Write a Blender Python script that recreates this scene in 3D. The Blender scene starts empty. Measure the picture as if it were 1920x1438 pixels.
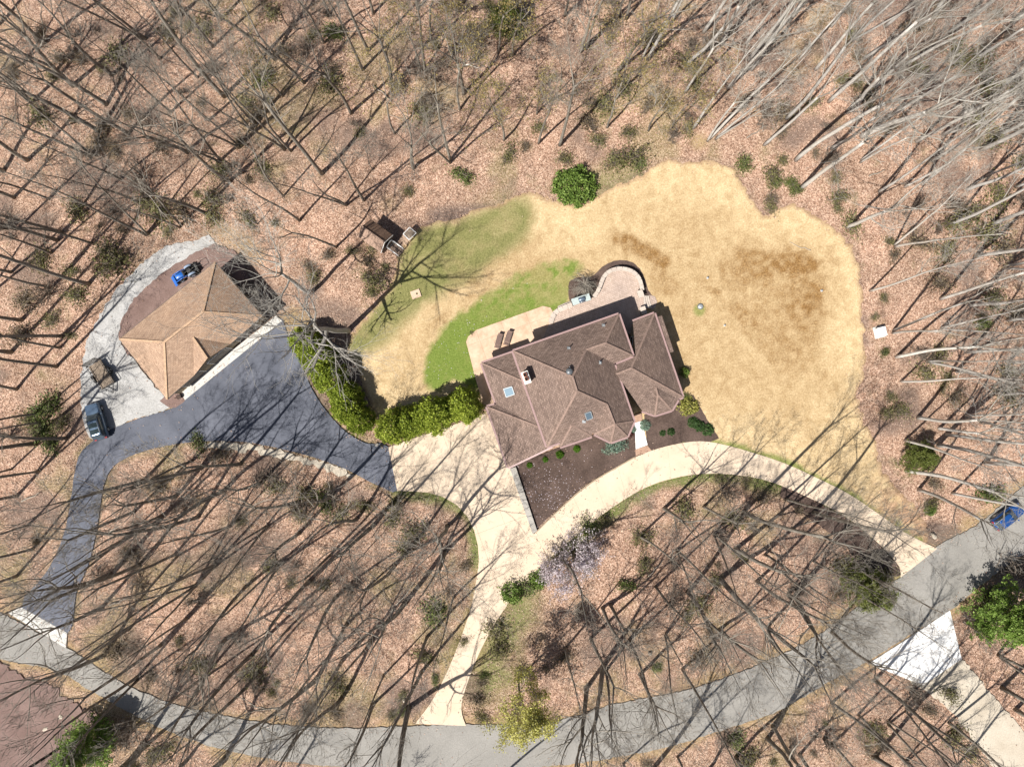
import bpy, bmesh, math, random
import numpy as np
from mathutils import Vector, Matrix

random.seed(7)
RNG = np.random.default_rng(7)
SC = bpy.context.scene
COL = SC.collection

# ---------------------------------------------------------------- camera, sky, sun, exposure
H = 88.28                       # height of the drone above the ground (m)
K = 66.2 / 960.0                # metres on the ground for one pixel of the photograph
cam_d = bpy.data.cameras.new('camera')
cam_d.sensor_width = 36.0
cam_d.lens = 24.0
cam_d.clip_start = 0.5
cam_d.clip_end = 3000
cam = bpy.data.objects.new('camera', cam_d)
COL.objects.link(cam)
cam.location = (0, 0, H)
cam.rotation_euler = (0, 0, 0)
SC.camera = cam

SUN_EL = math.radians(54)
SUN_DX, SUN_DY = 0.69, 0.72     # direction in which shadows fall
world = bpy.data.worlds.new('World')
SC.world = world
world.use_nodes = True
nt = world.node_tree
sky = nt.nodes.new('ShaderNodeTexSky')
sky.sky_type = 'NISHITA'
sky.sun_disc = False
sky.sun_elevation = SUN_EL
sky.sun_rotation = math.atan2(-SUN_DX, -SUN_DY)
sky.air_density = 1.0
sky.dust_density = 1.5
bg = nt.nodes['Background']
bg.inputs['Strength'].default_value = 0.05
nt.links.new(sky.outputs[0], bg.inputs[0])
sun_d = bpy.data.lights.new('sun', 'SUN')
sun_d.energy = 5.0
sun_d.angle = math.radians(0.55)
sun_d.color = (1.0, 0.955, 0.89)
sun = bpy.data.objects.new('sun', sun_d)
COL.objects.link(sun)
_d = Vector((SUN_DX * math.cos(SUN_EL), SUN_DY * math.cos(SUN_EL), -math.sin(SUN_EL)))
sun.rotation_euler = _d.to_track_quat('-Z', 'Y').to_euler()
sun.location = (-60, -60, 120)
vs = SC.view_settings
vs.view_transform = 'Standard'
vs.look = 'None'
vs.exposure = 0.62
vs.gamma = 1.0
SC.cycles.max_bounces = 4
SC.cycles.diffuse_bounces = 2
SC.cycles.glossy_bounces = 2
SC.cycles.transmission_bounces = 2
SC.cycles.transparent_max_bounces = 4
SC.cycles.use_adaptive_sampling = True
SC.cycles.adaptive_threshold = 0.025
SC.cycles.caustics_reflective = False
SC.cycles.caustics_refractive = False
SC.display_settings.display_device = 'sRGB'


# ---------------------------------------------------------------- helpers
def P(px, py, z=0.0):
    """world point at height z that the photograph shows at pixel (px, py)"""
    s = (H - z) / H
    return Vector(((px - 960) * K * s, -(py - 719) * K * s, z))


def XY(px, py, z=0.0):
    v = P(px, py, z)
    return (v.x, v.y)


def link(o, parent=None):
    COL.objects.link(o)
    if parent is not None:
        o.parent = parent
    return o


def tag(o, label=None, cat=None, group=None, kind=None):
    if label: o['label'] = label
    if cat: o['category'] = cat
    if group: o['group'] = group
    if kind: o['kind'] = kind
    return o


def empty(name, loc, rz=0.0):
    o = bpy.data.objects.new(name, None)
    o.empty_display_size = 0.3
    o.location = loc
    o.rotation_euler = (0, 0, rz)
    return link(o)


def mesh_np(name, V, F, mats=None, smooth=False):
    V = np.asarray(V, dtype=np.float32)
    F = np.asarray(F, dtype=np.int32)
    me = bpy.data.meshes.new(name)
    n, k = F.shape
    me.vertices.add(len(V))
    me.vertices.foreach_set('co', V.ravel())
    me.loops.add(n * k)
    me.loops.foreach_set('vertex_index', F.ravel())
    me.polygons.add(n)
    me.polygons.foreach_set('loop_start', np.arange(0, n * k, k, dtype=np.int32))
    if smooth:
        me.polygons.foreach_set('use_smooth', np.ones(n, dtype=bool))
    me.update(calc_edges=True)
    for m in (mats or []):
        me.materials.append(m)
    return me


class MB:
    """collects simple shapes and links them as one mesh object"""
    def __init__(self):
        self.v, self.f, self.s = [], [], []

    def add(self, vs, fs, smooth=False):
        b = len(self.v)
        self.v += [tuple(p) for p in vs]
        self.f += [tuple(b + i for i in f) for f in fs]
        self.s += [smooth] * len(fs)
        return self

    def box(self, x0, x1, y0, y1, z0, z1):
        vs = [(x0, y0, z0), (x1, y0, z0), (x1, y1, z0), (x0, y1, z0), (x0, y0, z1), (x1, y0, z1), (x1, y1, z1), (x0, y1, z1)]
        return self.add(vs, [(0, 3, 2, 1), (4, 5, 6, 7), (0, 1, 5, 4), (1, 2, 6, 5), (2, 3, 7, 6), (3, 0, 4, 7)])

    def bar(self, a, b, w, h, up=(0, 0, 1)):
        a, b = Vector(a), Vector(b)
        d = (b - a).normalized()
        u = d.cross(Vector(up))
        if u.length < 1e-4: u = d.cross(Vector((1, 0, 0)))
        u.normalize()
        n = u.cross(d).normalized()
        vs = []
        for p in (a, b):
            for su, sn in ((-1, -1), (1, -1), (1, 1), (-1, 1)):
                vs.append(p + u * (w / 2 * su) + n * (h / 2 * sn))
        return self.add(vs, [(0, 1, 2, 3), (7, 6, 5, 4), (0, 4, 5, 1), (1, 5, 6, 2), (2, 6, 7, 3), (3, 7, 4, 0)])

    def prism(self, pts, z0, z1):
        a = sum(pts[i][0] * pts[(i + 1) % len(pts)][1] - pts[(i + 1) % len(pts)][0] * pts[i][1] for i in range(len(pts)))
        if a < 0: pts = pts[::-1]
        n = len(pts)
        f0 = z0 if callable(z0) else (lambda x, y: z0)
        f1 = z1 if callable(z1) else (lambda x, y: z1)
        vs = [(x, y, f0(x, y)) for x, y in pts] + [(x, y, f1(x, y)) for x, y in pts]
        return self.add(vs, [tuple(range(n - 1, -1, -1)), tuple(range(n, 2 * n))] + [(i, (i + 1) % n, n + (i + 1) % n, n + i) for i in range(n)])

    def tube(self, pts, rad, sides=6, smooth=True, cap=True):
        pts = [Vector(p) for p in pts]
        if not hasattr(rad, '__len__'): rad = [rad] * len(pts)
        vs, fs = [], []
        u = None
        for i, p in enumerate(pts):
            d = (pts[min(i + 1, len(pts) - 1)] - pts[max(i - 1, 0)]).normalized()
            if u is None:
                u = d.orthogonal().normalized()
            else:
                u = (u - d * u.dot(d)).normalized()
            w = d.cross(u)
            for k in range(sides):
                a = 2 * math.pi * k / sides
                vs.append(p + (u * math.cos(a) + w * math.sin(a)) * rad[i])
        for i in range(len(pts) - 1):
            for k in range(sides):
                k2 = (k + 1) % sides
                fs.append((i * sides + k, i * sides + k2, (i + 1) * sides + k2, (i + 1) * sides + k))
        self.add(vs, fs, smooth)
        if cap:
            b = len(self.v) - len(vs)
            self.f.append(tuple(b + k for k in range(sides - 1, -1, -1))); self.s.append(False)
            e = b + (len(pts) - 1) * sides
            self.f.append(tuple(e + k for k in range(sides))); self.s.append(False)
        return self

    def cyl(self, c, axis, r, h, sides=14):
        c, a = Vector(c), Vector(axis).normalized()
        return self.tube([c - a * h / 2, c + a * h / 2], r, sides)

    def lathe(self, prof, sides=16, c=(0, 0, 0)):
        vs, fs = [], []
        for r, z in prof:
            for k in range(sides):
                a = 2 * math.pi * k / sides
                vs.append((c[0] + r * math.cos(a), c[1] + r * math.sin(a), c[2] + z))
        for i in range(len(prof) - 1):
            for k in range(sides):
                k2 = (k + 1) % sides
                fs.append((i * sides + k, i * sides + k2, (i + 1) * sides + k2, (i + 1) * sides + k))
        fs.append(tuple((len(prof) - 1) * sides + k for k in range(sides)))
        fs.append(tuple(range(sides - 1, -1, -1)))
        return self.add(vs, fs, True)

    def loft(self, secs, smooth=True, cap=True):
        n = len(secs[0])
        vs = [p for s in secs for p in s]
        fs = []
        for i in range(len(secs) - 1):
            for k in range(n):
                k2 = (k + 1) % n
                fs.append((i * n + k, i * n + k2, (i + 1) * n + k2, (i + 1) * n + k))
        if cap:
            fs.append(tuple(range(n - 1, -1, -1)))
            fs.append(tuple((len(secs) - 1) * n + k for k in range(n)))
        return self.add(vs, fs, smooth)

    def mesh(self, name, mat):
        me = bpy.data.meshes.new(name)
        me.from_pydata(self.v, [], self.f)
        me.polygons.foreach_set('use_smooth', self.s)
        me.materials.append(mat)
        me.update()
        return me

    def build(self, name, mat, parent=None, bevel=0.0):
        me = self.mesh(name, mat)
        o = link(bpy.data.objects.new(name, me), parent)
        if bevel:
            m = o.modifiers.new('bevel', 'BEVEL')
            m.width = bevel
            m.segments = 2
            m.limit_method = 'ANGLE'
        return o


def smooth_poly(pts, n=5, closed=True):
    """Catmull-Rom through the points"""
    out = []
    N = len(pts)
    rng = range(N) if closed else range(N - 1)
    for i in rng:
        if closed:
            p0, p1, p2, p3 = pts[(i - 1) % N], pts[i], pts[(i + 1) % N], pts[(i + 2) % N]
        else:
            p0, p1, p2, p3 = pts[max(i - 1, 0)], pts[i], pts[i + 1], pts[min(i + 2, N - 1)]
        for k in range(n):
            t = k / n
            q = []
            for c in range(2):
                q.append(0.5 * (2 * p1[c] + (p2[c] - p0[c]) * t + (2 * p0[c] - 5 * p1[c] + 4 * p2[c] - p3[c]) * t * t + (3 * p1[c] - p0[c] - 3 * p2[c] + p3[c]) * t ** 3))
            out.append(tuple(q))
    if not closed: out.append(tuple(pts[-1]))
    return out


def W(pts, z=0.0):
    return [XY(a, b, z) for a, b in pts]


def inside(X, Y, poly):
    r = np.zeros(X.shape, dtype=bool)
    n = len(poly)
    for i in range(n):
        x1, y1 = poly[i]
        x2, y2 = poly[(i + 1) % n]
        c = (y1 > Y) != (y2 > Y)
        dy = y2 - y1
        xi = (x2 - x1) / (dy if abs(dy) > 1e-12 else 1e-12) * (Y - y1) + x1
        r ^= c & (X < xi)
    return r


def dist_line(X, Y, poly, closed=True):
    d = np.full(X.shape, 1e9)
    n = len(poly)
    for i in range(n if closed else n - 1):
        x1, y1 = poly[i]
        x2, y2 = poly[(i + 1) % n]
        dx, dy = x2 - x1, y2 - y1
        L = dx * dx + dy * dy + 1e-12
        t = np.clip(((X - x1) * dx + (Y - y1) * dy) / L, 0, 1)
        d = np.minimum(d, (X - x1 - t * dx) ** 2 + (Y - y1 - t * dy) ** 2)
    return np.sqrt(d)


def sdf(X, Y, poly):
    d = dist_line(X, Y, poly)
    return np.where(inside(X, Y, poly), -d, d)


_perm = RNG.random((256, 256))


def vnoise(X, Y, scale, seed=0):
    """value noise in 0..1"""
    x = X / scale + seed * 17.3 + 1000
    y = Y / scale + seed * 9.7 + 1000
    xi, yi = np.floor(x).astype(int), np.floor(y).astype(int)
    fx, fy = x - xi, y - yi
    fx, fy = fx * fx * (3 - 2 * fx), fy * fy * (3 - 2 * fy)
    g = lambda a, b: _perm[a % 256, b % 256]
    return (g(xi, yi) * (1 - fx) + g(xi + 1, yi) * fx) * (1 - fy) + (g(xi, yi + 1) * (1 - fx) + g(xi + 1, yi + 1) * fx) * fy


def fnoise(X, Y, scale, seed=0):
    return 0.5 * vnoise(X, Y, scale, seed) + 0.3 * vnoise(X, Y, scale / 2.1, seed + 3) + 0.2 * vnoise(X, Y, scale / 4.3, seed + 5)


def sstep(a, b, x):
    t = np.clip((x - a) / (b - a), 0, 1)
    return t * t * (3 - 2 * t)


# ---------------------------------------------------------------- materials
def lin(c):
    """(r,g,b) 0-255 display colour to linear"""
    return tuple((v / 255 / 12.92) if v <= 10 else ((v / 255 + 0.055) / 1.055) ** 2.4 for v in c) + (1.0,)


class NT:
    def __init__(self, name):
        self.m = bpy.data.materials.new(name)
        self.m.use_nodes = True
        self.t = self.m.node_tree
        self.b = self.t.nodes['Principled BSDF']
        self.c = None

    def n(self, typ, **kw):
        x = self.t.nodes.new(typ)
        for k, v in kw.items():
            if k in x.inputs: x.inputs[k].default_value = v
            else: setattr(x, k, v)
        return x

    def l(self, a, b):
        self.t.links.new(a, b)

    def coord(self, kind='Object'):
        return self.n('ShaderNodeTexCoord').outputs[kind]

    def noise(self, scale, detail=4, rough=0.6, vec=None, dist=0.0):
        x = self.n('ShaderNodeTexNoise')
        x.inputs['Scale'].default_value = scale
        x.inputs['Detail'].default_value = detail
        x.inputs['Roughness'].default_value = rough
        x.inputs['Distortion'].default_value = dist
        self.l(vec if vec is not None else self.coord(), x.inputs['Vector'])
        return x.outputs['Fac']

    def ramp(self, fac, stops):
        x = self.n('ShaderNodeValToRGB')
        e = x.color_ramp.elements
        while len(e) < len(stops): e.new(0.5)
        for i, (p, c) in enumerate(stops):
            e[i].position = p
            e[i].color = c if len(c) == 4 else tuple(c) + (1.0,)
        self.l(fac, x.inputs['Fac'])
        return x.outputs['Color']

    def mix(self, fac, a, b, typ='MIX'):
        x = self.n('ShaderNodeMix', data_type='RGBA', blend_type=typ)
        for s, v in ((0, fac), (6, a), (7, b)):
            if isinstance(v, (int, float, tuple)): x.inputs[s].default_value = v
            else: self.l(v, x.inputs[s])
        return x.outputs[2]

    def math(self, op, a, b=0.0, clamp=False):
        x = self.n('ShaderNodeMath', operation=op, use_clamp=clamp)
        for s, v in ((0, a), (1, b)):
            if isinstance(v, (int, float)): x.inputs[s].default_value = v
            else: self.l(v, x.inputs[s])
        return x.outputs[0]

    def attr(self, name):
        return self.n('ShaderNodeAttribute', attribute_name=name).outputs['Fac']

    def bump(self, h, strength=0.5, dist=0.05):
        x = self.n('ShaderNodeBump')
        x.inputs['Strength'].default_value = strength
        x.inputs['Distance'].default_value = dist
        self.l(h, x.inputs['Height'])
        self.l(x.outputs[0], self.b.inputs['Normal'])

    def out(self, col, rough=0.85, spec=0.3, metal=0.0):
        if isinstance(col, tuple): self.b.inputs['Base Color'].default_value = col
        else: self.l(col, self.b.inputs['Base Color'])
        self.b.inputs['Roughness'].default_value = rough
        self.b.inputs['Specular IOR Level'].default_value = spec
        self.b.inputs['Metallic'].default_value = metal
        return self.m


def ramp3(c, lo=0.7, hi=1.25):
    f = lambda k: tuple(min(v * k, 0.95) for v in c[:3]) + (1.0,)
    return [(0.28, f(lo)), (0.5, f(1.0)), (0.72, f(hi))]


def m_plain(name, c, rough=0.6, spec=0.4, metal=0.0, var=0.12, scale=6.0):
    t = NT(name)
    col = t.ramp(t.noise(scale, 3), ramp3(c, 1 - var, 1 + var))
    return t.out(col, rough, spec, metal)


def m_gravel(name, c, c2, grain=9.0, patch=0.25, rough=0.9, bump=0.5, lo=0.72, hi=1.22):
    """hard surface: large faint patches and fine grain"""
    t = NT(name)
    big = t.noise(patch, 5, 0.6)
    fine = t.noise(grain, 3, 0.75)
    a = t.ramp(big, [(0.3, c), (0.7, c2)])
    g = t.ramp(fine, [(0.3, (lo, lo, lo, 1)), (0.7, (hi, hi, hi, 1))])
    t.bump(fine, bump, 0.03)
    return t.out(t.mix(1.0, a, g, 'MULTIPLY'), rough, 0.25)


def m_leaf(name, stops, rough=0.6, trans=0.25, spec=0.3):
    """foliage: each leaf its own tone"""
    t = NT(name)
    g = t.n('ShaderNodeNewGeometry').outputs['Random Per Island']
    oi = t.n('ShaderNodeObjectInfo').outputs['Random']
    f = t.math('ADD', t.math('MULTIPLY', g, 0.8), t.math('MULTIPLY', oi, 0.2))
    col = t.ramp(f, stops)
    m = t.out(col, rough, spec)
    tr = t.n('ShaderNodeBsdfTranslucent')
    t.l(col, tr.inputs['Color'])
    ms = t.n('ShaderNodeMixShader')
    ms.inputs[0].default_value = trans
    t.l(t.b.outputs[0], ms.inputs[1])
    t.l(tr.outputs[0], ms.inputs[2])
    t.l(ms.outputs[0], t.t.nodes['Material Output'].inputs['Surface'])
    return m


def spread_stops(cols):
    n = len(cols)
    return [(0.05 + 0.9 * i / (n - 1), lin(c)) for i, c in enumerate(cols)]


M = {}
M['bark'] = None


def m_bark(name, a, b, c):
    t = NT(name)
    co = t.coord()
    mp = t.n('ShaderNodeMapping')
    mp.inputs['Scale'].default_value = (6, 6, 1.2)
    t.l(co, mp.inputs['Vector'])
    f = t.noise(1.3, 5, 0.7, mp.outputs[0])
    oi = t.n('ShaderNodeObjectInfo').outputs['Random']
    col = t.ramp(f, [(0.25, a), (0.5, b), (0.75, c)])
    tone = t.ramp(oi, [(0.0, (0.78, 0.77, 0.76, 1)), (1.0, (1.18, 1.17, 1.14, 1))])
    t.bump(f, 0.6, 0.03)
    return t.out(t.mix(1.0, col, tone, 'MULTIPLY'), 0.9, 0.15)


M['bark'] = m_bark('grey bark', (0.12, 0.105, 0.088, 1), (0.21, 0.19, 0.162, 1), (0.34, 0.315, 0.28, 1))  # grey bark with the shaded side of the trunks darkened into its colour
M['bark_pale'] = m_bark('pale bark', (0.30, 0.28, 0.255, 1), (0.48, 0.46, 0.43, 1), (0.62, 0.605, 0.58, 1))
M['twig'] = m_bark('twig bark', (0.16, 0.142, 0.118, 1), (0.255, 0.232, 0.20, 1), (0.37, 0.345, 0.305, 1))
M['twig_pale'] = m_bark('pale twig bark', (0.26, 0.24, 0.21, 1), (0.38, 0.36, 0.325, 1), (0.50, 0.48, 0.44, 1))
M['stem'] = m_bark('shrub stem bark', (0.13, 0.105, 0.085, 1), (0.20, 0.165, 0.135, 1), (0.27, 0.23, 0.19, 1))
M['olive'] = m_leaf('olive leaf', [(0.0, (0.08, 0.085, 0.03, 1)), (0.5, (0.17, 0.165, 0.062, 1)), (1.0, (0.29, 0.265, 0.12, 1))])
M['brown_leaf'] = m_leaf('brownish leaf', [(0.0, (0.10, 0.075, 0.045, 1)), (0.5, (0.19, 0.15, 0.085, 1)), (1.0, (0.30, 0.245, 0.145, 1))])
M['laurel'] = m_leaf('dark evergreen leaf', [(0.0, (0.055, 0.075, 0.02, 1)), (0.5, (0.12, 0.155, 0.042, 1)), (1.0, (0.22, 0.25, 0.08, 1))])
M['bright'] = m_leaf('bright green leaf', [(0.0, (0.05, 0.09, 0.018, 1)), (0.5, (0.125, 0.20, 0.036, 1)), (1.0, (0.24, 0.33, 0.075, 1))])
M['arbor'] = m_leaf('arborvitae spray', [(0.0, (0.085, 0.125, 0.012, 1)), (0.5, (0.25, 0.32, 0.032, 1)), (1.0, (0.45, 0.50, 0.08, 1))], trans=0.28)
M['pine'] = m_leaf('pine needles', [(0.0, (0.10, 0.17, 0.03, 1)), (0.5, (0.21, 0.32, 0.06, 1)), (1.0, (0.33, 0.44, 0.13, 1))], trans=0.4)
M['hemlock'] = m_leaf('hemlock needles', [(0.0, (0.07, 0.095, 0.018, 1)), (0.5, (0.145, 0.175, 0.038, 1)), (1.0, (0.25, 0.27, 0.08, 1))], trans=0.3)
M['box'] = m_leaf('boxwood leaf', [(0.0, (0.035, 0.085, 0.006, 1)), (0.5, (0.085, 0.19, 0.012, 1)), (1.0, (0.16, 0.30, 0.03, 1))])
M['boxdark'] = m_leaf('dark boxwood leaf', [(0.0, (0.025, 0.055, 0.015, 1)), (0.5, (0.055, 0.11, 0.03, 1)), (1.0, (0.11, 0.18, 0.06, 1))])
M['blue'] = m_leaf('blue green needles', [(0.0, (0.10, 0.16, 0.12, 1)), (0.5, (0.22, 0.32, 0.24, 1)), (1.0, (0.36, 0.46, 0.36, 1))])
M['varieg'] = m_leaf('yellow green leaf', [(0.0, (0.12, 0.15, 0.03, 1)), (0.5, (0.33, 0.33, 0.07, 1)), (1.0, (0.52, 0.48, 0.14, 1))])
M['yellow'] = m_leaf('yellow green blossom', [(0.0, (0.34, 0.33, 0.07, 1)), (0.5, (0.54, 0.52, 0.15, 1)), (1.0, (0.70, 0.67, 0.28, 1))], trans=0.35)
M['bud'] = m_leaf('pale yellow bud', [(0.0, (0.17, 0.13, 0.05, 1)), (0.5, (0.28, 0.225, 0.08, 1)), (1.0, (0.38, 0.31, 0.13, 1))])
M['petal'] = m_leaf('pink white petal', [(0.0, (0.52, 0.41, 0.46, 1)), (0.5, (0.68, 0.59, 0.63, 1)), (1.0, (0.82, 0.77, 0.79, 1))], trans=0.35)
M['burgundy'] = m_leaf('burgundy leaf', [(0.0, (0.06, 0.015, 0.015, 1)), (0.5, (0.12, 0.035, 0.03, 1)), (1.0, (0.2, 0.07, 0.05, 1))])
M['deadleaf'] = m_leaf('fallen leaf', [(0.0, (0.15, 0.09, 0.062, 1)), (0.3, (0.28, 0.172, 0.12, 1)), (0.6, (0.43, 0.285, 0.208, 1)), (0.85, (0.60, 0.445, 0.345, 1)), (1.0, (0.74, 0.62, 0.52, 1))], trans=0.1)


def m_ground():
    t = NT('leaf litter')
    co = t.coord()
    vor = t.n('ShaderNodeTexVoronoi')
    vor.inputs['Scale'].default_value = 8.5
    t.l(co, vor.inputs['Vector'])
    sep = t.n('ShaderNodeSeparateColor')
    t.l(vor.outputs['Color'], sep.inputs[0])
    cell = sep.outputs[0]
    fine = t.noise(7.5, 4, 0.8)
    f = t.math('ADD', t.math('MULTIPLY', cell, 0.55), t.math('MULTIPLY', fine, 0.5))
    leaf = t.ramp(f, [(0.20, (0.14, 0.086, 0.060, 1)), (0.38, (0.27, 0.168, 0.117, 1)), (0.56, (0.41, 0.272, 0.20, 1)), (0.76, (0.57, 0.42, 0.325, 1))])
    big = t.noise(0.09, 5, 0.65)
    tone = t.ramp(big, [(0.3, (0.76, 0.77, 0.75, 1)), (0.5, (1.0, 0.99, 0.98, 1)), (0.68, (1.14, 1.1, 1.08, 1))])
    leaf = t.mix(1.0, leaf, tone, 'MULTIPLY')
    drift = t.noise(0.45, 5, 0.7, dist=0.8)
    leaf = t.mix(1.0, leaf, t.ramp(drift, [(0.30, (0.55, 0.54, 0.53, 1)), (0.42, (0.86, 0.84, 0.82, 1)), (0.52, (1.0, 0.98, 0.97, 1)), (0.7, (1.16, 1.15, 1.12, 1))]), 'MULTIPLY')
    moss = t.noise(0.22, 6, 0.75)
    leaf = t.mix(t.ramp(moss, [(0.56, (0, 0, 0, 1)), (0.70, (0.55, 0.55, 0.55, 1))]), leaf, (0.17, 0.155, 0.075, 1))
    grass = t.ramp(t.noise(3.0, 5, 0.8), [(0.3, (0.06, 0.085, 0.022, 1)), (0.5, (0.13, 0.16, 0.045, 1)), (0.72, (0.24, 0.24, 0.10, 1))])
    tan = t.ramp(t.noise(3.0, 5, 0.75), [(0.3, (0.20, 0.135, 0.06, 1)), (0.5, (0.33, 0.24, 0.12, 1)), (0.72, (0.45, 0.35, 0.20, 1))])
    dirt_shade = t.ramp(t.noise(4.0, 5, 0.75), [(0.3, (0.085, 0.06, 0.05, 1)), (0.55, (0.16, 0.12, 0.10, 1)), (0.75, (0.26, 0.20, 0.165, 1))])
    c = t.mix(t.attr('green'), leaf, grass)
    c = t.mix(t.attr('tan'), c, tan)
    c = t.mix(t.attr('dirt'), c, dirt_shade)
    t.bump(f, 0.8, 0.08)
    return t.out(c, 0.9, 0.15)


def m_lawn():
    t = NT('lawn grass')
    fine = t.noise(5.0, 5, 0.8)
    mid = t.noise(0.7, 5, 0.7, dist=0.6)
    straw = t.ramp(fine, [(0.25, (0.33, 0.235, 0.125, 1)), (0.5, (0.51, 0.385, 0.222, 1)), (0.75, (0.70, 0.575, 0.38, 1))])
    straw = t.mix(1.0, straw, t.ramp(mid, [(0.32, (0.78, 0.74, 0.68, 1)), (0.5, (0.98, 0.97, 0.95, 1)), (0.66, (1.1, 1.1, 1.1, 1))]), 'MULTIPLY')
    brown = t.ramp(fine, [(0.3, (0.10, 0.050, 0.018, 1)), (0.5, (0.215, 0.118, 0.042, 1)), (0.72, (0.42, 0.265, 0.11, 1))])
    green = t.ramp(fine, [(0.28, (0.07, 0.105, 0.018, 1)), (0.5, (0.135, 0.185, 0.034, 1)), (0.75, (0.24, 0.29, 0.075, 1))])
    green = t.mix(t.ramp(mid, [(0.5, (0, 0, 0, 1)), (0.85, (0.5, 0.5, 0.5, 1))]), green, (0.27, 0.245, 0.09, 1))
    olive = t.ramp(fine, [(0.28, (0.085, 0.088, 0.030, 1)), (0.5, (0.175, 0.172, 0.062, 1)), (0.75, (0.32, 0.29, 0.13, 1))])
    c = t.mix(t.attr('brown'), straw, brown)
    c = t.mix(t.attr('olive'), c, olive)
    c = t.mix(t.attr('green'), c, green)
    leaf = t.ramp(fine, [(0.3, (0.22, 0.12, 0.075, 1)), (0.55, (0.40, 0.24, 0.16, 1)), (0.75, (0.52, 0.35, 0.24, 1))])
    c = t.mix(t.attr('edge'), c, leaf)
    t.bump(fine, 0.7, 0.07)
    return t.out(c, 0.9, 0.15)


M['ground'] = m_ground()
M['lawn'] = m_lawn()
M['asphalt'] = m_gravel('sealed asphalt', (0.070, 0.077, 0.099, 1), (0.132, 0.141, 0.172, 1), 7.0, 0.22, 0.75, 0.3, 0.85, 1.15)
M['road'] = m_gravel('old road asphalt', (0.215, 0.205, 0.187, 1), (0.285, 0.272, 0.25, 1), 6.0, 0.18, 0.9, 0.4, 0.84, 1.15)
M['concrete'] = m_gravel('warm concrete', (0.55, 0.44, 0.325, 1), (0.625, 0.51, 0.39, 1), 5.0, 0.3, 0.85, 0.15, 0.95, 1.05)
M['joint'] = m_plain('joint sand', (0.30, 0.23, 0.16), 0.9)
M['stamped'] = m_gravel('stamped concrete', (0.46, 0.31, 0.21, 1), (0.63, 0.47, 0.345, 1), 3.0, 0.9, 0.8, 0.4, 0.9, 1.08)
M['white_conc'] = m_gravel('pale concrete', (0.47, 0.455, 0.42, 1), (0.58, 0.565, 0.53, 1), 6.0, 0.4, 0.85, 0.2, 0.92, 1.07)
M['walk'] = m_gravel('white walk', (0.78, 0.77, 0.75, 1), (0.83, 0.82, 0.80, 1), 6.0, 0.6, 0.8, 0.1, 0.96, 1.03)
M['gravel'] = m_gravel('grey gravel', (0.30, 0.293, 0.28, 1), (0.45, 0.445, 0.435, 1), 5.0, 0.28, 0.95, 0.9, 0.74, 1.22)
M['redstone'] = m_gravel('red crushed stone', (0.145, 0.094, 0.080, 1), (0.225, 0.155, 0.135, 1), 6.0, 0.3, 0.95, 0.8, 0.78, 1.2)
M['beige_drive'] = m_gravel('beige gravel drive', (0.40, 0.345, 0.27, 1), (0.52, 0.465, 0.38, 1), 6.0, 0.25, 0.95, 0.6, 0.84, 1.14)
M['mulch'] = m_gravel('dark mulch', (0.062, 0.042, 0.034, 1), (0.115, 0.080, 0.066, 1), 6.0, 0.4, 0.95, 1.0, 0.62, 1.4)
M['stone_wall'] = m_gravel('grey wall stone', (0.30, 0.28, 0.25, 1), (0.40, 0.38, 0.345, 1), 5.0, 0.9, 0.9, 0.5, 0.82, 1.15)
M['brick'] = None


def m_blocks(name, cols, bw, bh, mortar, msize=0.012, uv=False, rough=0.9, offset=0.5, bump=0.5, fine=0.0, ang=0.0):
    t = NT(name)
    br = t.n('ShaderNodeTexBrick')
    br.offset = offset
    br.inputs['Scale'].default_value = 1.0
    br.inputs['Brick Width'].default_value = bw
    br.inputs['Row Height'].default_value = bh
    br.inputs['Mortar Size'].default_value = msize
    br.inputs['Color1'].default_value = cols[0]
    br.inputs['Color2'].default_value = cols[1]
    br.inputs['Mortar'].default_value = mortar
    if uv:
        src = t.coord('UV')
    else:
        mp = t.n('ShaderNodeMapping')
        mp.inputs['Rotation'].default_value = (0, 0, ang)
        t.l(t.coord(), mp.inputs['Vector'])
        src = mp.outputs[0]
    t.l(src, br.inputs['Vector'])
    col = br.outputs['Color']
    n1 = t.noise(0.3, 6, 0.7)
    col = t.mix(1.0, col, t.ramp(n1, [(0.3, (0.80, 0.80, 0.81, 1)), (0.5, (1.0, 1.0, 1.0, 1)), (0.7, (1.14, 1.12, 1.09, 1))]), 'MULTIPLY')
    if fine:
        n2 = t.noise(4.5, 3, 0.8)
        col = t.mix(1.0, col, t.ramp(n2, [(0.3, (1 - fine,) * 3 + (1,)), (0.7, (1 + fine,) * 3 + (1,))]), 'MULTIPLY')
    t.bump(br.outputs['Fac'], -bump, 0.03)
    return t.out(col, rough, 0.2)


M['shingle'] = m_blocks('brown shingles', ((0.155, 0.110, 0.090, 1), (0.265, 0.192, 0.158, 1)), 0.42, 0.19, (0.11, 0.078, 0.064, 1), 0.028, True, fine=0.22)
M['shingle_tan'] = m_blocks('tan shingles', ((0.32, 0.216, 0.150, 1), (0.435, 0.305, 0.218, 1)), 0.42, 0.19, (0.23, 0.152, 0.104, 1), 0.022, True, fine=0.18)
M['ridge'] = m_plain('brown ridge shingle', (0.245, 0.172, 0.14), 0.9, 0.2, var=0.25, scale=4)
M['ridge_tan'] = m_plain('tan ridge shingle', (0.42, 0.285, 0.188), 0.9, 0.2, var=0.2, scale=4)
M['fascia'] = m_plain('mauve gutter paint', (0.31, 0.205, 0.195), 0.5, 0.4, var=0.08)
M['paver'] = m_blocks('patio pavers', ((0.40, 0.31, 0.255, 1), (0.52, 0.41, 0.345, 1)), 0.26, 0.22, (0.27, 0.21, 0.175, 1), 0.02, False, fine=0.1, ang=math.radians(-20))
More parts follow.
